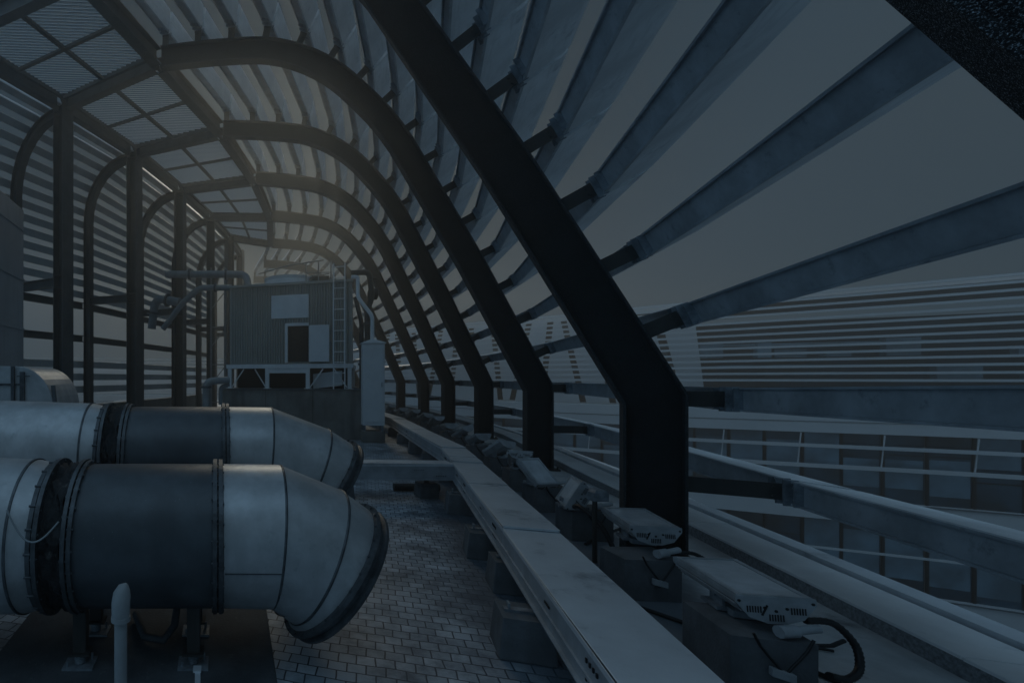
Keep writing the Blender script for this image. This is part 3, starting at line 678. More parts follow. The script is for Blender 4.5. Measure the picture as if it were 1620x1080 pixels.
for sg in (-1, 1):
    m_ = MB(); ln = off_line(TP, sg * .18)
    for k in range(len(ln) - 1):
        a, b = Vector((*ln[k], ZT - .135)) - org, Vector((*ln[k + 1], ZT - .135)) - org
        m_.bar(a, b, .006, .2); D = (b - a).normalized(); S = Vector((D.y, -D.x, 0)) * sg
        m_.bar(a + S * .012 + Vector((0, 0, -.095)), b + S * .012 + Vector((0, 0, -.095)), .022, .008); m_.bar(a + S * .008 + Vector((0, 0, -.02)), b + S * .008 + Vector((0, 0, -.02)), .012, .012)
    m_.build('side_rail', M['tray_side'], tr)
m_ = MB(); ln = off_line(TP, -.188)
for k in range(1, len(ln) - 1):
    p = Vector((*ln[k], 0)) - org; D = Vector((*(Vector(ln[k + 1]) - Vector(ln[k - 1])).normalized(), 0)); S = Vector((D.y, -D.x, 0))
    for q in range(4):
        for zz in (-.09, -.17): m_.box(p + D * (-.06 + q * .04 + .35) + Vector((0, 0, ZT + zz)), (.012, .006, .02), D, S)
    m_.box(p + D * 1.0 + Vector((0, 0, ZT - .1)), (.09, .005, .012), D, S)
m_.build('splice_bolts', M['hole'], tr)
m_ = MB(); ribbon(m_, [tuple(Vector(p)) for p in off_line(TP, -.17)], off_line(TP, .17), ZT - .235, ZT - .228); child_origin(m_.build('tray_bottom', M['tray_side'], tr), tr)
# branch tray
bt = empty('branch_tray', 'short pale tray branching left from the long cable tray', 'cable tray', (3.2, 6.8, 0))
tray_piece((1.55, 6.84), (3.20, 6.80), .28, bt)
m_ = MB()
for sg in (-1, 1):
    m_.bar((-1.65, .04 + sg * .14, ZT - .13), (-.01, sg * .14, ZT - .13), .006, .19); m_.bar((-1.65, .04 + sg * .152, ZT - .222), (-.01, sg * .152, ZT - .222), .02, .008)
m_.build('side_rail', M['tray_side'], bt)
m_ = MB()
for q in range(5): m_.box((-.55 + q * .03, -.146, ZT - .09), (.008, .005, .012)); m_.box((-.25 + q * .03, -.146, ZT - .17), (.008, .005, .012))
m_.build('rivets', M['hole'], bt)
# support blocks
def rough_block(name, label, cat, loc, size, rz, group, top=.85, m='conc'):
    mb = MB(); x, y, z = size; j = lambda s=.006: random.uniform(-s, s)
    b = [(-x / 2 + j(), -y / 2 + j(), 0), (x / 2 + j(), -y / 2 + j(), 0), (x / 2 + j(), y / 2 + j(), 0), (-x / 2 + j(), y / 2 + j(), 0)]
    t = [(px * top + j(), py * top + j(), z + j(.004)) for px, py, _ in b]
    mb.loft([b, t], True, True); o = mb.build(name, M[m], bevel=.008); o.location = loc; o.rotation_euler.z = rz
    return tag(o, label, cat, group)
SB = [(1.86, 3.02, 'nearest'), (2.32, 3.92, 'second'), (2.49, 4.65, 'third'), (3.0, 6.14, 'fourth'), (3.72, 8.0, 'sixth'), (4.08, 9.5, 'seventh'), (4.4, 11.0, 'eighth'), (4.72, 12.6, 'ninth'), (5.05, 14.2, 'tenth')]
for x, y, nm in SB:
    rough_block('support_block', f'{nm} small concrete block under the long cable tray, counted from the front', 'concrete block', (x, y, .004), (.30, .30, .235), R(-18), 'blocks under the cable tray', .86)
    m_ = MB(); m_.box((0, 0, 0), (.2, .05, .012), (math.cos(R(-18)), math.sin(R(-18)), 0)); m_.box((-.07, .02, .024), (.012, .05, .036), (math.cos(R(-18)), math.sin(R(-18)), 0))
    o = m_.build('tray_clip', M['bracket']); o.location = (x, y, .247); tag(o, f'steel clip on the {nm} block under the long tray', 'clip', 'clips on the tray blocks')
rough_block('support_block', 'small concrete block under the far end of the branch tray behind the rear duct', 'concrete block', (1.75, 6.9, .004), (.26, .26, .27), 0, 'blocks under the cable tray', .86)
rough_block('support_block', 'small concrete block under the middle of the short branch tray', 'concrete block', (2.93, 6.95, .004), (.26, .26, .2), 0, 'blocks under the cable tray', .86)
m_ = MB(); m_.box((0, 0, .035), (.07, .05, .075)); o = m_.build('tray_clip', M['bracket']); o.location = (2.93, 6.95, .205); tag(o, 'steel clip between the branch tray and its block', 'clip', 'clips on the tray blocks')
m_ = MB(); m_.tube([(2.60, 7.3, .06), (3.25, 7.25, .06)], .055, 16); tag(m_.build('ground_pipe', M['steel']), 'dark pipe lying on the pavers behind the branch tray', 'pipe')

# ------------------------------------------------------------------ lamp plinths and floodlights
PL = [(2.935, 2.755, -17, 1), (3.26, 3.82, -5, 1), (3.83, 5.17, -4, 1), (4.14, 6.25, -2, 1), (4.50, 7.35, -8, 0), (4.80, 8.43, -8, 0), (5.22, 9.9, -10, 0), (5.55, 11.2, -8, 0), (5.85, 12.5, -8, 0), (6.15, 13.9, -6, 0), (6.42, 15.3, -4, 0), (6.65, 16.8, 0, 0), (6.85, 18.4, 0, 0), (7.0, 20.0, 2, 0)]
def floodlight(loc, rz, pitch, roll, label, detail):
    root = empty('floodlight', label, 'floodlight', loc, 'floodlights on the concrete plinths', rz)
    root.rotation_euler = (0, 0, rz)
    Mx = Matrix.Rotation(roll, 4, 'Y') @ Matrix.Rotation(pitch, 4, 'X'); T0 = Vector((0, 0, .15))
    def tr(o):
        for v in o.data.vertices: v.co = Mx @ v.co + T0
    L, W, Hh = (.60, .31, .10) if detail and label[:5] in ('first', 'secon') else (.42, .30, .1)
    pr = [(-W / 2, .0), (-W / 2 + .0, .03), (W / 2, .03), (W / 2, 0), (W / 2 - .05, -.07), (W / 2 - .12, -.095), (-W / 2 + .12, -.095), (-W / 2 + .05, -.07)]
    m_ = MB(); m_.prism([(x, -L / 2, z) for x, z in pr], (0, L, 0)); tr(m_.build('housing', M['lamp'], root, bevel=.003))
    for sg in (-1, 1):
        m_ = MB(); m_.prism([(x * 1.06, sg * (L / 2 + .004) - .004, z * 1.12 + .004) for x, z in pr], (0, .008, 0))
        tr(m_.build('end_plate', M['lamp'], root))
    m_ = MB(); m_.box((0, 0, .034), (W - .05, L - .05, .004)); tr(m_.build('lens', M['lens'], root))
    m_ = MB()
    for sg in (-1, 1):
        m_.box((sg * (W / 2 - .012), 0, .036), (.022, L, .01))
        for q in range(3): m_.box((sg * (W / 2 + .002 - q * .012), 0, -.012 - q * .018), (.008, L - .02, .005))
    m_.box((0, -L / 2 + .012, .036), (W - .046, .022, .01)); m_.box((0, L / 2 - .012, .036), (W - .046, .022, .01))
    tr(m_.build('lens_frame', M['lamp'], root))
    if detail:
        yy = -L / 2 - .0075
        for cx_, cz_ in ((-.09, -.03), (.0, -.07), (.09, -.03)):
            m_ = MB()
            for q in range(6): m_.box((cx_ + (q - 2.5) * .011, yy, cz_), (.005, .006, .034))
            tr(m_.build('vent', M['hole'], root))
        m_ = MB()
        for cx_, cz_ in ((-.15, .012), (.15, .012), (-.045, -.02), (.045, -.02), (0, -.035)): m_.tube([(cx_, yy - .003, cz_), (cx_, yy + .003, cz_)], .0075, 8)
        m_.bar((-.06, yy, -.06), (-.035, yy, -.005), .006, .014, (0, 1, 0))
        tr(m_.build('screw_heads', M['hole'], root))
    m_ = MB(); m_.box((0, .0, .012), (.26, .16, .02)); m_.box((-.09, 0, .05), (.012, .12, .09)); m_.box((.09, 0, .05), (.012, .12, .09)); m_.tube([(-.11, 0, .07), (.11, 0, .07)], .014, 8)
    m_.box((-.02, -.14, .02), (.16, .05, .035)); m_.build('mounting_bracket', M['bracket'], root)
    return root
tilts = [(0, R(-4), -19), (0, R(-3), -21), (R(0), R(-62), -24), (R(38), R(0), 8), (R(-30), 0, -30), (R(-34), R(10), 10), (R(-20), 0, 0), (R(-30), R(-15), 20), (R(-10), 0, -10), (R(-30), 0, 0), (R(-25), R(10), 0), (R(-30), 0, 10), (R(-20), 0, 0), (R(-30), 0, 0)]
for k, (x, y, rz, det) in enumerate(PL):
    sz = (.40, .30, .31) if k else (.36, .43, .31)
    extra = ['nearest the camera', 'beside the largest rib', 'behind the upright junction post', 'in front of the second rib'][k] if k < 4 else 'in the row toward the cabinet'
    rough_block('lamp_plinth', f'{NTH[k]} concrete plinth of the lamp row, {extra}', 'concrete plinth', (x, y, .004), sz, R(rz), 'concrete plinths of the lamp row', .99)
    dx, dy = [(.115, .145), (.26, .31), (-.12, .0), (-.1, 0)][k] if k < 4 else (0, 0)
    p, r_, hz = tilts[k]
    floodlight(Vector((x + dx, y + dy, sz[2] + .01)), R(hz), p, r_, f'{NTH[k]} pale floodlight in the plinth row, {extra}', k < 5)
    # cable and driver box hanging over the front
    c = Vector((x, y, 0)); fy = -sz[1] / 2 - .015; a = R(rz); rot = Matrix.Rotation(a, 3, 'Z')
    if k < 9:
        kr = empty('cable_loop', f'black cable loop with small pale driver box on the {NTH[k]} plinth', 'cable', c + Vector((0, 0, .004)), 'cable loops on the plinths')
        pts = []
        for q in range(17):
            u = q / 16; xx = -.09 + .24 * u; zz = sz[2] + .03 - (.19 if k != 4 else .1) * math.sin(u * math.pi) ** .7
            pts.append(rot @ Vector((xx + .03 * math.sin(u * 2 * math.pi), fy - .012 * math.sin(u * math.pi), zz)))
        m_ = MB(); m_.tube(pts, .0065 if k < 3 else .009, 8); m_.build('cord', M['black'], kr)
        if k in (0, 1, 4, 5):
            m_ = MB(); p0 = rot @ Vector((.02, fy - .012, sz[2] - .16)); m_.box(p0, (.10, .03, .045), rot @ Vector((1, 0, -.25))); m_.build('driver_box', M['lamp'], kr, bevel=.004)
        m_ = MB(); m_.tube([rot @ Vector((.10, fy + .05, sz[2] + .045)), rot @ Vector((.22, fy + .08, sz[2] + .06))], .022, 10); m_.tube([rot @ Vector((.03, fy + .03, sz[2] + .04)), rot @ Vector((.11, fy + .05, sz[2] + .045))], .032, 10); m_.build('connector', M['lamp'], kr)
def hose(pts, r, label, n=60, name='corrugated_hose'):
    pts = [Vector(p) for p in pts]; sm = []
    for k in range(n):
        t = k / (n - 1) * (len(pts) - 1); i = min(int(t), len(pts) - 2); u = t - i
        p0, p1, p2, p3 = pts[max(i - 1, 0)], pts[i], pts[i + 1], pts[min(i + 2, len(pts) - 1)]
        sm.append(.5 * ((2 * p1) + (-p0 + p2) * u + (2 * p0 - 5 * p1 + 4 * p2 - p3) * u * u + (-p0 + 3 * p1 - 3 * p2 + p3) * u ** 3))
    m_ = MB(); m_.tube(sm, r, 10, True, .10); o = m_.build(name, M['black']); return tag(o, label, 'hose', 'hoses of the lamp row')
hose([(3.12, 2.62, .38), (3.28, 2.63, .36), (3.36, 2.60, .26), (3.33, 2.56, .16), (3.22, 2.52, .13), (3.10, 2.50, .16)], .017, 'thick black corrugated hose curling out beside the nearest plinth')
hose([(3.45, 3.75, .34), (3.60, 3.72, .34), (3.70, 3.66, .24), (3.70, 3.6, .06)], .014, 'thin black corrugated hose dropping behind the second plinth')
hose([(3.62, 5.02, .36), (3.50, 4.75, .42), (3.54, 4.55, .3), (3.60, 4.42, .02)], .02, 'black hose bending down beside the upright junction post')
hose([(3.65, 4.9, .02), (4.1, 5.2, .03), (4.6, 5.5, .03), (5.0, 5.8, .02)], .014, 'black cable lying on the slab toward the kerb behind the largest rib')
m_ = MB(); m_.tube([(2.95, 3.75, .018), (3.16, 3.3, .018), (3.36, 2.75, .018), (3.4, 2.3, .018), (3.7, 1.7, .018)], .014, 8)
tag(m_.build('floor_cable', M['black']), 'black cable lying on the slab between the first two plinths', 'cable')
m_ = MB(); m_.tube([(3.62, 3.04, .02), (3.76, 3.02, .03), (3.86, 3.04, .05)], .012, 8); m_.tube([(3.62, 3.04, .02), (3.72, 2.98, .02)], .009, 8); tag(m_.build('dropped_clamp', M['black']), 'small dark clamp lying against the kerb beside the nearest lamp', 'clamp')
jp = empty('junction_post', 'slim dark upright post with small box on top beside the third plinth', 'post', (3.40, 4.45, 0))
m_ = MB(); m_.tube([(0, 0, .004), (0, 0, .56)], .019, 12); m_.build('post_tube', M['steel'], jp)
m_ = MB(); m_.box((.03, 0, .60), (.13, .09, .075)); m_.prism([(-.035, -.045, .638), (.095, -.045, .638), (.07, -.03, .665), (-.01, -.03, .665)], (0, .08, 0)); m_.build('junction_box', M['bracket'], jp, bevel=.004)

# ------------------------------------------------------------------ cooling unit on its concrete base
U = Vector((.9555, -.295, 0)); V = Vector((.295, .9555, 0)); AZ = math.atan2(U.y, U.x)
BT = EYE - .325
bs = empty('equipment_plinth', 'stained concrete base under the cooling unit', 'concrete base', (.09, 14.4, 0), rz=AZ)
m_ = MB(); m_.box((1.98, 1.7, BT / 2), (3.96, 3.4, BT - .008)); m_.build('concrete_block', M['conc_w'], bs, bevel=.02)
m_ = MB(); m_.box((1.98, 1.7, BT + .012), (4.02, 3.46, .03)); m_.build('top_screed', M['conc'], bs)
m_ = MB()
for x in (1.32, 2.64): m_.box((x, -.003, BT / 2), (.012, .006, BT - .05))
m_.build('joint_lines', M['dark'], bs)
FR = BT + .027; FH = .70; FT = FR + FH
fr = empty('plant_stand', 'white steel frame with slanted braces carrying the cooling unit', 'steel frame', (.09, 14.4, FR), rz=AZ)
xs = [.20, 1.32, 2.48, 3.62]
for x in xs:
    for y in (.25, 3.0):
        m_ = MB(); m_.box((x, y, FH / 2 - .06), (.11, .11, FH - .13)); m_.box((x, y, .008), (.2, .2, .014)); m_.build('post', M['white'], fr)
m_ = MB()
for y in (.25, 3.0): m_.box((1.91, y, FH - .06), (3.62, .12, .12))
for x in (.16, 3.66): m_.box((x, 1.62, FH - .062), (.1, 2.6, .11))
m_.box((1.9, .22, FH - .19), (1.05, .02, .135)); m_.build('top_rail', M['white'], fr)
for a_, b_ in (((.26, .04), (.62, .56)), ((1.27, .04), (.95, .56)), ((2.54, .04), (2.9, .56)), ((3.55, .04), (3.2, .56))):
    m_ = MB(); m_.bar((a_[0], .25, a_[1]), (b_[0], .25, b_[1]), .03, .03, (0, 1, 0)); m_.build('brace', M['white'], fr)
ct = empty('cooling_unit', 'large ribbed cooling unit with blank white panel and open hatch', 'cooling unit', (.09, 14.4, FT + .005), rz=AZ)
TH = EYE + 2.65 - FT; x0, x1, yf = .24, 3.66, .2
m_ = MB(); m_.box(((x0 + x1) / 2, 1.62, TH / 2), (x1 - x0 - .08, 2.76, TH)); m_.build('tank_body', M['tower'], ct)
# ribbed front, cut round the hatch
hx0, hx1, hz0, hz1 = 1.93, 2.50, .06, 1.06
m_ = MB(); n = 46; pw_ = (x1 - x0) / n
for k in range(n):
    xa = x0 + k * pw_
    for za, zb in ([(0, TH)] if (xa + pw_ < hx0 - .03 or xa > hx1 + .03) else [(0, hz0 - .03), (hz1 + .03, TH)]):
        if zb - za < .02: continue
        m_.prism([(xa, .238, za), (xa + pw_ * .2, yf - .0, za), (xa + pw_ * .62, yf - .0, za), (xa + pw_ * .8, .238, za)], (0, 0, zb - za))
m_.build('ribbed_front', M['tower'], ct)
m_ = MB(); m_.box((x0, .22, TH / 2), (.05, .07, TH)); m_.box((x1, .22, TH / 2), (.05, .07, TH)); m_.box(((x0 + x1) / 2, .2, TH + .02), (x1 - x0 + .1, .14, .07)); m_.build('trim', M['tower'], ct)
m_ = MB(); m_.box(((hx0 + hx1) / 2, .212, (hz0 + hz1) / 2), (hx1 - hx0, .012, hz1 - hz0)); m_.build('hatch_opening', M['dark'], ct)
m_ = MB(); m_.box((hx0 - .045, .18, (hz0 + hz1) / 2 + .03), (.07, .05, hz1 - hz0 + .12)); m_.box(((hx0 + hx1) / 2, .18, hz1 + .05), (hx1 - hx0 + .02, .05, .08)); m_.build('hatch_frame', M['white'], ct)
m_ = MB(); m_.box((2.80, .13, .56), (.56, .03, 1.02)); dr = m_.build('hatch_door', M['cabinet'], ct, bevel=.01)
m_ = MB(); m_.tube([(3.09, .11, .55), (3.12, .09, .55), (3.12, .09, .62)], .012, 8); m_.build('handle', M['bracket'], dr)
m_ = MB(); m_.box((1.98, .175, 1.62), (1.06, .03, .66)); m_.build('blank_panel', M['white'], ct, bevel=.004)
m_ = MB(); m_.lathe([(0, .78), (.05, .80), (.32, .72), (.42, .74), (.42, .68)], (1.72, 1.5, TH), (0, 0, 1), 40); m_.build('fan_stack', M['white'], ct)
m_ = MB(); m_.tube([(1.0, .5, TH + .42), (1.9, .5, TH + .62), (2.9, .5, TH + .70)], .02, 8); m_.tube([(1.0, 2.4, TH + .42), (1.9, 2.4, TH + .62), (2.9, 2.4, TH + .70)], .02, 8)
for x in (2.4, 2.75, 3.1):
    for y in (.5, 2.4): m_.tube([(x, y, TH + .05), (x, y, TH + .68)], .018, 8)
m_.tube([(2.4, .5, TH + .38), (3.1, .5, TH + .34)], .014, 8); m_.build('top_rails', M['pipe'], ct)
m_ = MB(); m_.box((2.75, 1.4, TH + .2), (.5, .7, .32)); m_.tube([(2.3, 1.4, TH + .25), (2.75, 1.4, TH + .25)], .16, 16); m_.build('fan_motor', M['steel'], ct)
m_ = MB(); m_.box((1.95, 1.8, -.37), (3.3, 2.1, .66)); m_.build('dark_void_box', M['dark'], ct)  # dark box added to paint in the shaded void under the unit
m_ = MB(); m_.box((3.0, .62, -.45), (.8, .3, .42), (1, .0, .12)); m_.build('drain_box', M['cabinet'], ct)
# ladder
ld = empty('access_ladder', 'pale ladder fixed to the front of the cooling unit', 'ladder', (.09, 14.4, FR), rz=AZ)
for x in (3.20, 3.50):
    m_ = MB(); m_.box((x, .06, 1.72), (.03, .04, 3.44)); m_.build('stile', M['white'], ld)
for k in range(12):
    m_ = MB(); m_.tube([(3.21, .06, .15 + k * .29), (3.49, .06, .15 + k * .29)], .013, 8); m_.build('rung', M['white'], ld)
m_ = MB()
for z in (.9, 2.6): m_.box((3.2, .13, z), (.03, .13, .03)); m_.box((3.5, .13, z), (.03, .13, .03))
m_.build('standoff', M['white'], ld)

# cabinet
cb = empty('electrical_cabinet', 'tall white cabinet with pointed cap beside the cooling unit', 'cabinet', (4.06, 12.95, 0), rz=AZ * .6)
m_ = MB(); m_.box((0, 0, .15), (.56, .5, .29)); m_.build('concrete_foot', M['conc_w'], cb, bevel=.01)
m_ = MB(); m_.box((0, 0, 1.50), (.55, .42, 2.12)); m_.build('case', M['cabinet'], cb, bevel=.008)
m_ = MB(); m_.loft([[(-.31, -.24, 2.565), (.31, -.24, 2.565), (.31, .24, 2.565), (-.31, .24, 2.565)], [(-.31, -.24, 2.585), (.31, -.24, 2.585), (.31, .24, 2.585), (-.31, .24, 2.585)], [(-.04, -.04, 2.69), (.04, -.04, 2.69), (.04, .04, 2.69), (-.04, .04, 2.69)]]); m_.build('cap', M['cabinet'], cb)
m_ = MB(); m_.box((0, -.218, 1.52), (.47, .018, 1.98)); dr = m_.build('door', M['cabinet'], cb, bevel=.004)
m_ = MB(); m_.box((.2, -.235, 1.5), (.02, .02, .12)); m_.build('handle', M['bracket'], dr)
m_ = MB()
for sx in (-.22, .22):
    for sy in (-.16, .16): m_.box((sx, sy, .365), (.05, .05, .14))
m_.build('feet', M['bracket'], cb)

# pipes near the cooling unit
def pipe(pts, r, label, m='pipe', flg=(), n=None, cat='pipe'):
    pts = [Vector(p) for p in pts]; sm = [pts[0]]
    for k in range(1, len(pts) - 1):
        a, b, c = pts[k - 1], pts[k], pts[k + 1]; q = min(r * 2.2, (b - a).length * .45, (c - b).length * .45)
        p0, p2 = b + (a - b).normalized() * q, b + (c - b).normalized() * q
        for j in range(7):
            t = j / 6; sm.append(p0 * (1 - t) ** 2 + b * 2 * t * (1 - t) + p2 * t * t)
    sm.append(pts[-1]); root = empty('pipe_run', label, cat, pts[0], 'pipework around the cooling unit')
    m_ = MB(); m_.tube([p - pts[0] for p in sm], r, 16); m_.build('pipe_body', M[m], root)
    if flg:
        m_ = MB()
        for i, t in flg:
            a, b = pts[i], pts[i + 1]; d = (b - a).normalized(); c = a.lerp(b, t) - pts[0]
            m_.tube([c - d * .03, c + d * .03], r * 1.55, 16)
        m_.build('pipe_flange', M['flange'], root)
    return root
def D(px, py, d): return Vector(((px - 345) / 780 * d, d, EYE + (598 - py) / 780 * d))
pipe([D(262, 434, 15.2), D(390, 434, 14.9), D(394, 462, 14.7)], .11, 'upper pale pipe running from the left into the cooling unit top', flg=((0, .3), (0, .75)))
pipe([D(258, 520, 15.5), D(290, 478, 15.2), D(316, 455, 15.0), D(366, 455, 14.8)], .09, 'lower pale pipe sloping up to the left side of the cooling unit', flg=((2, .5),))
pipe([D(240, 520, 16.4), D(246, 472, 16.4), D(285, 478, 16.0)], .14, 'fat pale pipe elbow behind the third gantry column', flg=((0, .5), (1, .5)))
pipe([Vector((D(326, 640, 13.4).x, 13.4, .02)), D(326, 603, 13.4), D(362, 601, 13.6)], .10, 'lagged pipe rising from the deck and bending to the frame', flg=((0, .9),))
pipe([D(349, 640, 13.6), D(349, 612, 13.6), D(362, 608, 13.7)], .06, 'thin pipe elbow left of the support frame')
pipe([D(556, 432, 13.4), D(584, 430, 13.4), D(589, 470, 13.3), D(581, 490, 13.3), D(581, 600, 13.2)], .075, 'dark pipe looping down on the right of the cooling unit', 'steel', flg=((3, .2), (3, .6)))
pipe([D(556, 438, 13.2), D(566, 438, 13.2), D(566, 470, 13.1), D(589, 500, 13.0), D(589, 545, 12.95)], .05, 'thin white pipe dropping to the top of the cabinet', 'white')
pipe([D(572, 620, 13.4), D(572, 510, 13.4), D(562, 470, 13.5)], .06, 'thin dark riser between the ladder and the cabinet', 'steel', flg=((0, .4),))
m_ = MB(); c = D(590, 465, 13.6)
m_.lathe([(-.12, .12), (-.1, .16), (.1, .16), (.12, .12)], c, (1, 0, 0), 20); m_.tube([c, c + Vector((0, 0, .38))], .03, 8); m_.lathe([(0, .14), (.02, .14)], c + Vector((0, 0, .38)), (0, 0, 1), 20)
tag(m_.build('gate_valve', M['steel']), 'dark round valve with hand wheel at the right of the ladder', 'valve')
# pipe rack truss left of the unit
rk = empty('pipe_rack', 'slim lattice pipe rack between the fourth column and the cooling unit', 'pipe rack', (D(335, 600, 15.8).x, 15.8, 0))
m_ = MB()
for x in (-.02, .42): m_.box((x, 0, 2.6), (.06, .06, 5.2))
m_.build('post', M['pipe'], rk)
m_ = MB()
for k in range(7): m_.bar((0, 0, .9 + k * .6), (.4, 0, 1.4 + k * .6 if k % 2 else .9 + k * .6), .03, .03, (0, 1, 0))
m_.build('lattice_bar', M['pipe'], rk)

# ------------------------------------------------------------------ opposite wing across the court
LOUT = [(-46, 12), (-38, 26), (-24, 38), (-6, 45), (8, 45), (15, 36), (19.6, 29.6), (24.2, 25.4), (33.8, 20.6), (44, 12.5), (52, 2)]
def wpt(pts, t):
    L = 0
    for a, b in zip(pts, pts[1:]):
        a, b = Vector(a), Vector(b); d = (b - a).length
        if t <= L + d: return a.lerp(b, (t - L) / d), (b - a).normalized()
        L += d
    return b, (b - a).normalized()
WL = sum((Vector(b) - Vector(a)).length for a, b in zip(LOUT, LOUT[1:]))
# smooth the plan
WS = []
for k in range(81):
    p, _ = wpt(LOUT, WL * k / 80); p2 = Vector((0, 0)); 
    for q in range(-3, 4): p2 += wpt(LOUT, min(max(WL * k / 80 + q * 1.6, 0), WL - .001))[0]
    WS.append(tuple(p2 / 7))
WL = sum((Vector(b) - Vector(a)).length for a, b in zip(WS, WS[1:]))
wg = empty('opposite_wing', 'curved pale office wing with slatted upper storey across the court', 'building', (18, 30, -12))
WO = Vector(wg.location)
IX = next(k for k, q in enumerate(WS) if q[0] > 1.5); RG = (IX, len(WS) - 1)
def rise(x, f): return f * max(0, x - 21) * .05
def wband(name, z0, z1, d0, d1, mt, parent=wg, rng=None, f=0):
    m_ = MB(); A = off_line(WS, d0); B = off_line(WS, d1); r0, r1 = rng or (0, len(WS) - 1)
    for k in range(r0, r1):
        q = [A[k], A[k + 1], B[k + 1], B[k]]; m_.prism([(x - WO.x, y - WO.y, z0 - WO.z + rise(x, f)) for x, y in q], (0, 0, z1 - z0))
    return m_.build(name, M[mt], parent)
# off_line positive = right of travel direction = towards the camera
Z1 = EYE - 2.55; ST = 4.05
for k in range(3):
    zt = Z1 - k * ST
    wband('floor_band', zt - ST, zt - 3.1, -.5, .12, 'facade')
    wband('sill_strip', zt - 3.14, zt - 3.1, .12, .2, 'facade_d')
wband('deck_band', Z1, Z1 + 1.05, -.5, .15, 'facade')
wband('deck_edge', Z1 + .50, Z1 + .53, .15, .17, 'facade_d')
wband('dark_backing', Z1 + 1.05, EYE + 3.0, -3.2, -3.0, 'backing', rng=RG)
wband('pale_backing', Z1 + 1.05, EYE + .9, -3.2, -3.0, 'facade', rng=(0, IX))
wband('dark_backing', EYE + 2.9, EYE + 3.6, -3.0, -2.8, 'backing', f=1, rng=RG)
wband('top_roof', EYE + 3.6, EYE + 3.75, -3.2, -1.5, 'facade', f=1, rng=RG)
wband('rail_strip', Z1 - .66, Z1 - .50, .55, .62, 'facade')
wband('rail_strip', Z1 - 1.60, Z1 - 1.42, .55, .62, 'facade')
wband('rail_strip', Z1 - ST - 1.3, Z1 - ST - 1.2, .55, .60, 'facade')
# windows: one part each where they are seen, with mullion and painted pale reflection as sub-parts
nm = int(WL / 1.28); far_g, far_m = MB(), MB()
for k in range(nm):
    p, t = wpt(WS, k * 1.28 + .3); nrm = Vector((t.y, -t.x)); tv = (t.x, t.y, 0)
    for r_ in range(3):
        zt = Z1 - r_ * ST; c = Vector((*(p + t * .64 - nrm * .26), zt - 1.55)) - WO; cm = Vector((*(p - nrm * .2), zt - 1.55)) - WO
        if 5 < p.x < 37 and r_ < 2:
            m_ = MB(); m_.box(c, (1.2, .05, 3.09), tv); wi = m_.build('window', M['glass'], wg)
            m_ = MB(); m_.box(cm, (.085, .10, 3.09), tv); m_.box(c + Vector((0, 0, .62 if k % 3 else -.4)), (1.2, .07, .05), tv); m_.build('mullion', M['hole'], wi)
            if random.random() < .85:
                h = random.choice([1.3, 1.6, 2.1, 3.0]); top = random.random() < .35
                m_ = MB(); m_.box(c + Vector((0, 0, (1.5 - h / 2) if top else random.uniform(-.5, .3))) + Vector((nrm.x, nrm.y, 0)) * .032, (1.12, .01, h if top else min(h, 2.0)), tv)
                m_.build('pane_reflection', M['reflection_and_box'], wi)  # pale sheet standing in for a skyline reflection on the pane
        else:
            far_g.box(c, (1.2, .05, 3.09), tv); far_m.box(cm, (.085, .10, 3.09), tv)
o = far_g.build('window_glass', M['glass'], wg); o['kind'] = 'stuff'
o = far_m.build('mullions', M['hole'], wg); o['kind'] = 'stuff'
for k in range(int(WL / 2.6)):
    p, t = wpt(WS, k * 2.6 + 1.0); nrm = Vector((t.y, -t.x))
    if p.x < 4 or p.x > 40: continue
    m_ = MB(); m_.bar(Vector((*(p + nrm * .5), Z1 - 1.62)) - WO, Vector((*(p + nrm * .5 + t * .12), Z1 + .0)) - WO, .04, .04, (nrm.x, nrm.y, 0)); m_.build('rail_post', M['facade'], wg)
# upper storey slats, each row its own part
for k in range(14):
    wband('louvre_row', EYE - .16 + k * .30, EYE - .16 + k * .30 + .115, -.05 - .03 * max(0, k - 7) ** 2, .02 - .03 * max(0, k - 7) ** 2, 'facade', f=k / 13, rng=RG if k > 6 else None)
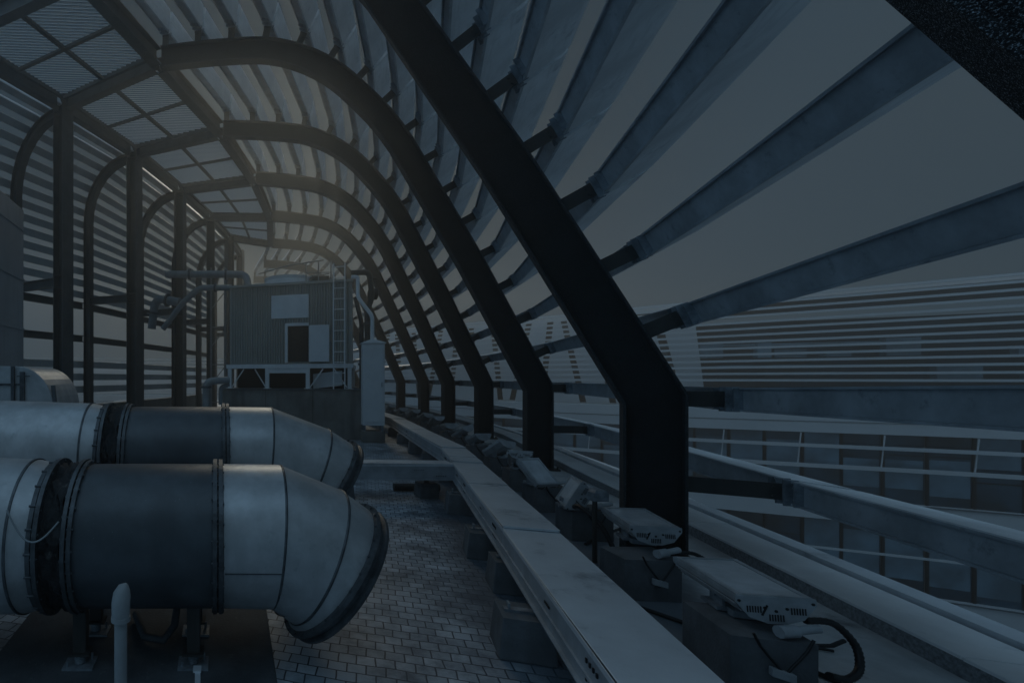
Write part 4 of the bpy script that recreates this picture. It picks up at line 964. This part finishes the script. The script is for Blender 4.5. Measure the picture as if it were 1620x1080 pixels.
# white wall panels with slanting gaps behind the slats
nd = int(WL / 1.45); ZL, ZH = Z1 + 1.06, EYE + 3.5; sk = [random.choice([-.62, .62, .3, -.3]) for k in range(nd + 2)]
for k in range(nd):
    a, t = wpt(WS, k * 1.45 + .3); nrm = Vector((t.y, -t.x))
    if not 1.5 < a.x < 28.5 or a.x > 25: continue
    hw = .72
    pp = [a + t * (.18 - sk[k] * .8), a + t * (1.27 - sk[k + 1] * .8), a + t * (1.27 + sk[k + 1] * .8), a + t * (.18 + sk[k] * .8)]
    q = [Vector((*(pp[j] - nrm * 1.0), (ZL, ZL, ZH, ZH)[j])) - WO for j in range(4)]
    m_ = MB(); m_.prism(q, (nrm.x * .06, nrm.y * .06, 0)); m_.build('wall_panel', M['facade'], wg)
# plant boxes and pipes visible through the slats
m_ = MB()
for k in range(44):
    t_ = random.uniform(WL * .52, WL * .95); p, t = wpt(WS, t_); nrm = Vector((t.y, -t.x)); h = random.uniform(.15, .9)
    m_.box(Vector((*(p - nrm * random.uniform(1.2, 2.4)), Z1 + 2.4 + h / 2 + random.choice([0, 0, 1.2]))) - WO, (random.uniform(.3, 1.3), .5, h), (t.x, t.y, 0))
for z in (.6, 1.7): 
    A = off_line(WS, -1.6); m_.tube([Vector((A[k][0], A[k][1], EYE + z)) - WO for k in range(40, 78)], .07, 8)
o = m_.build('plant_boxes', M['reflection_and_box'], wg); o['kind'] = 'stuff'

# ------------------------------------------------------------------ haze
hz = MB(); hz.box((3, 11, (-13 + 10.5) / 2), (120, 88, 23.5))
hm = bpy.data.materials.new('pale_haze'); hm.use_nodes = True; t = hm.node_tree; t.nodes.clear()
pv = t.nodes.new('ShaderNodeVolumePrincipled'); pv.inputs['Density'].default_value = .0135; pv.inputs['Color'].default_value = (.9, .93, .93, 1); pv.inputs['Anisotropy'].default_value = .73
mo = t.nodes.new('ShaderNodeOutputMaterial'); t.links.new(pv.outputs[0], mo.inputs['Volume'])
ho = hz.build('haze', hm); tag(ho, kind='stuff')
ho.display_type = 'WIRE'
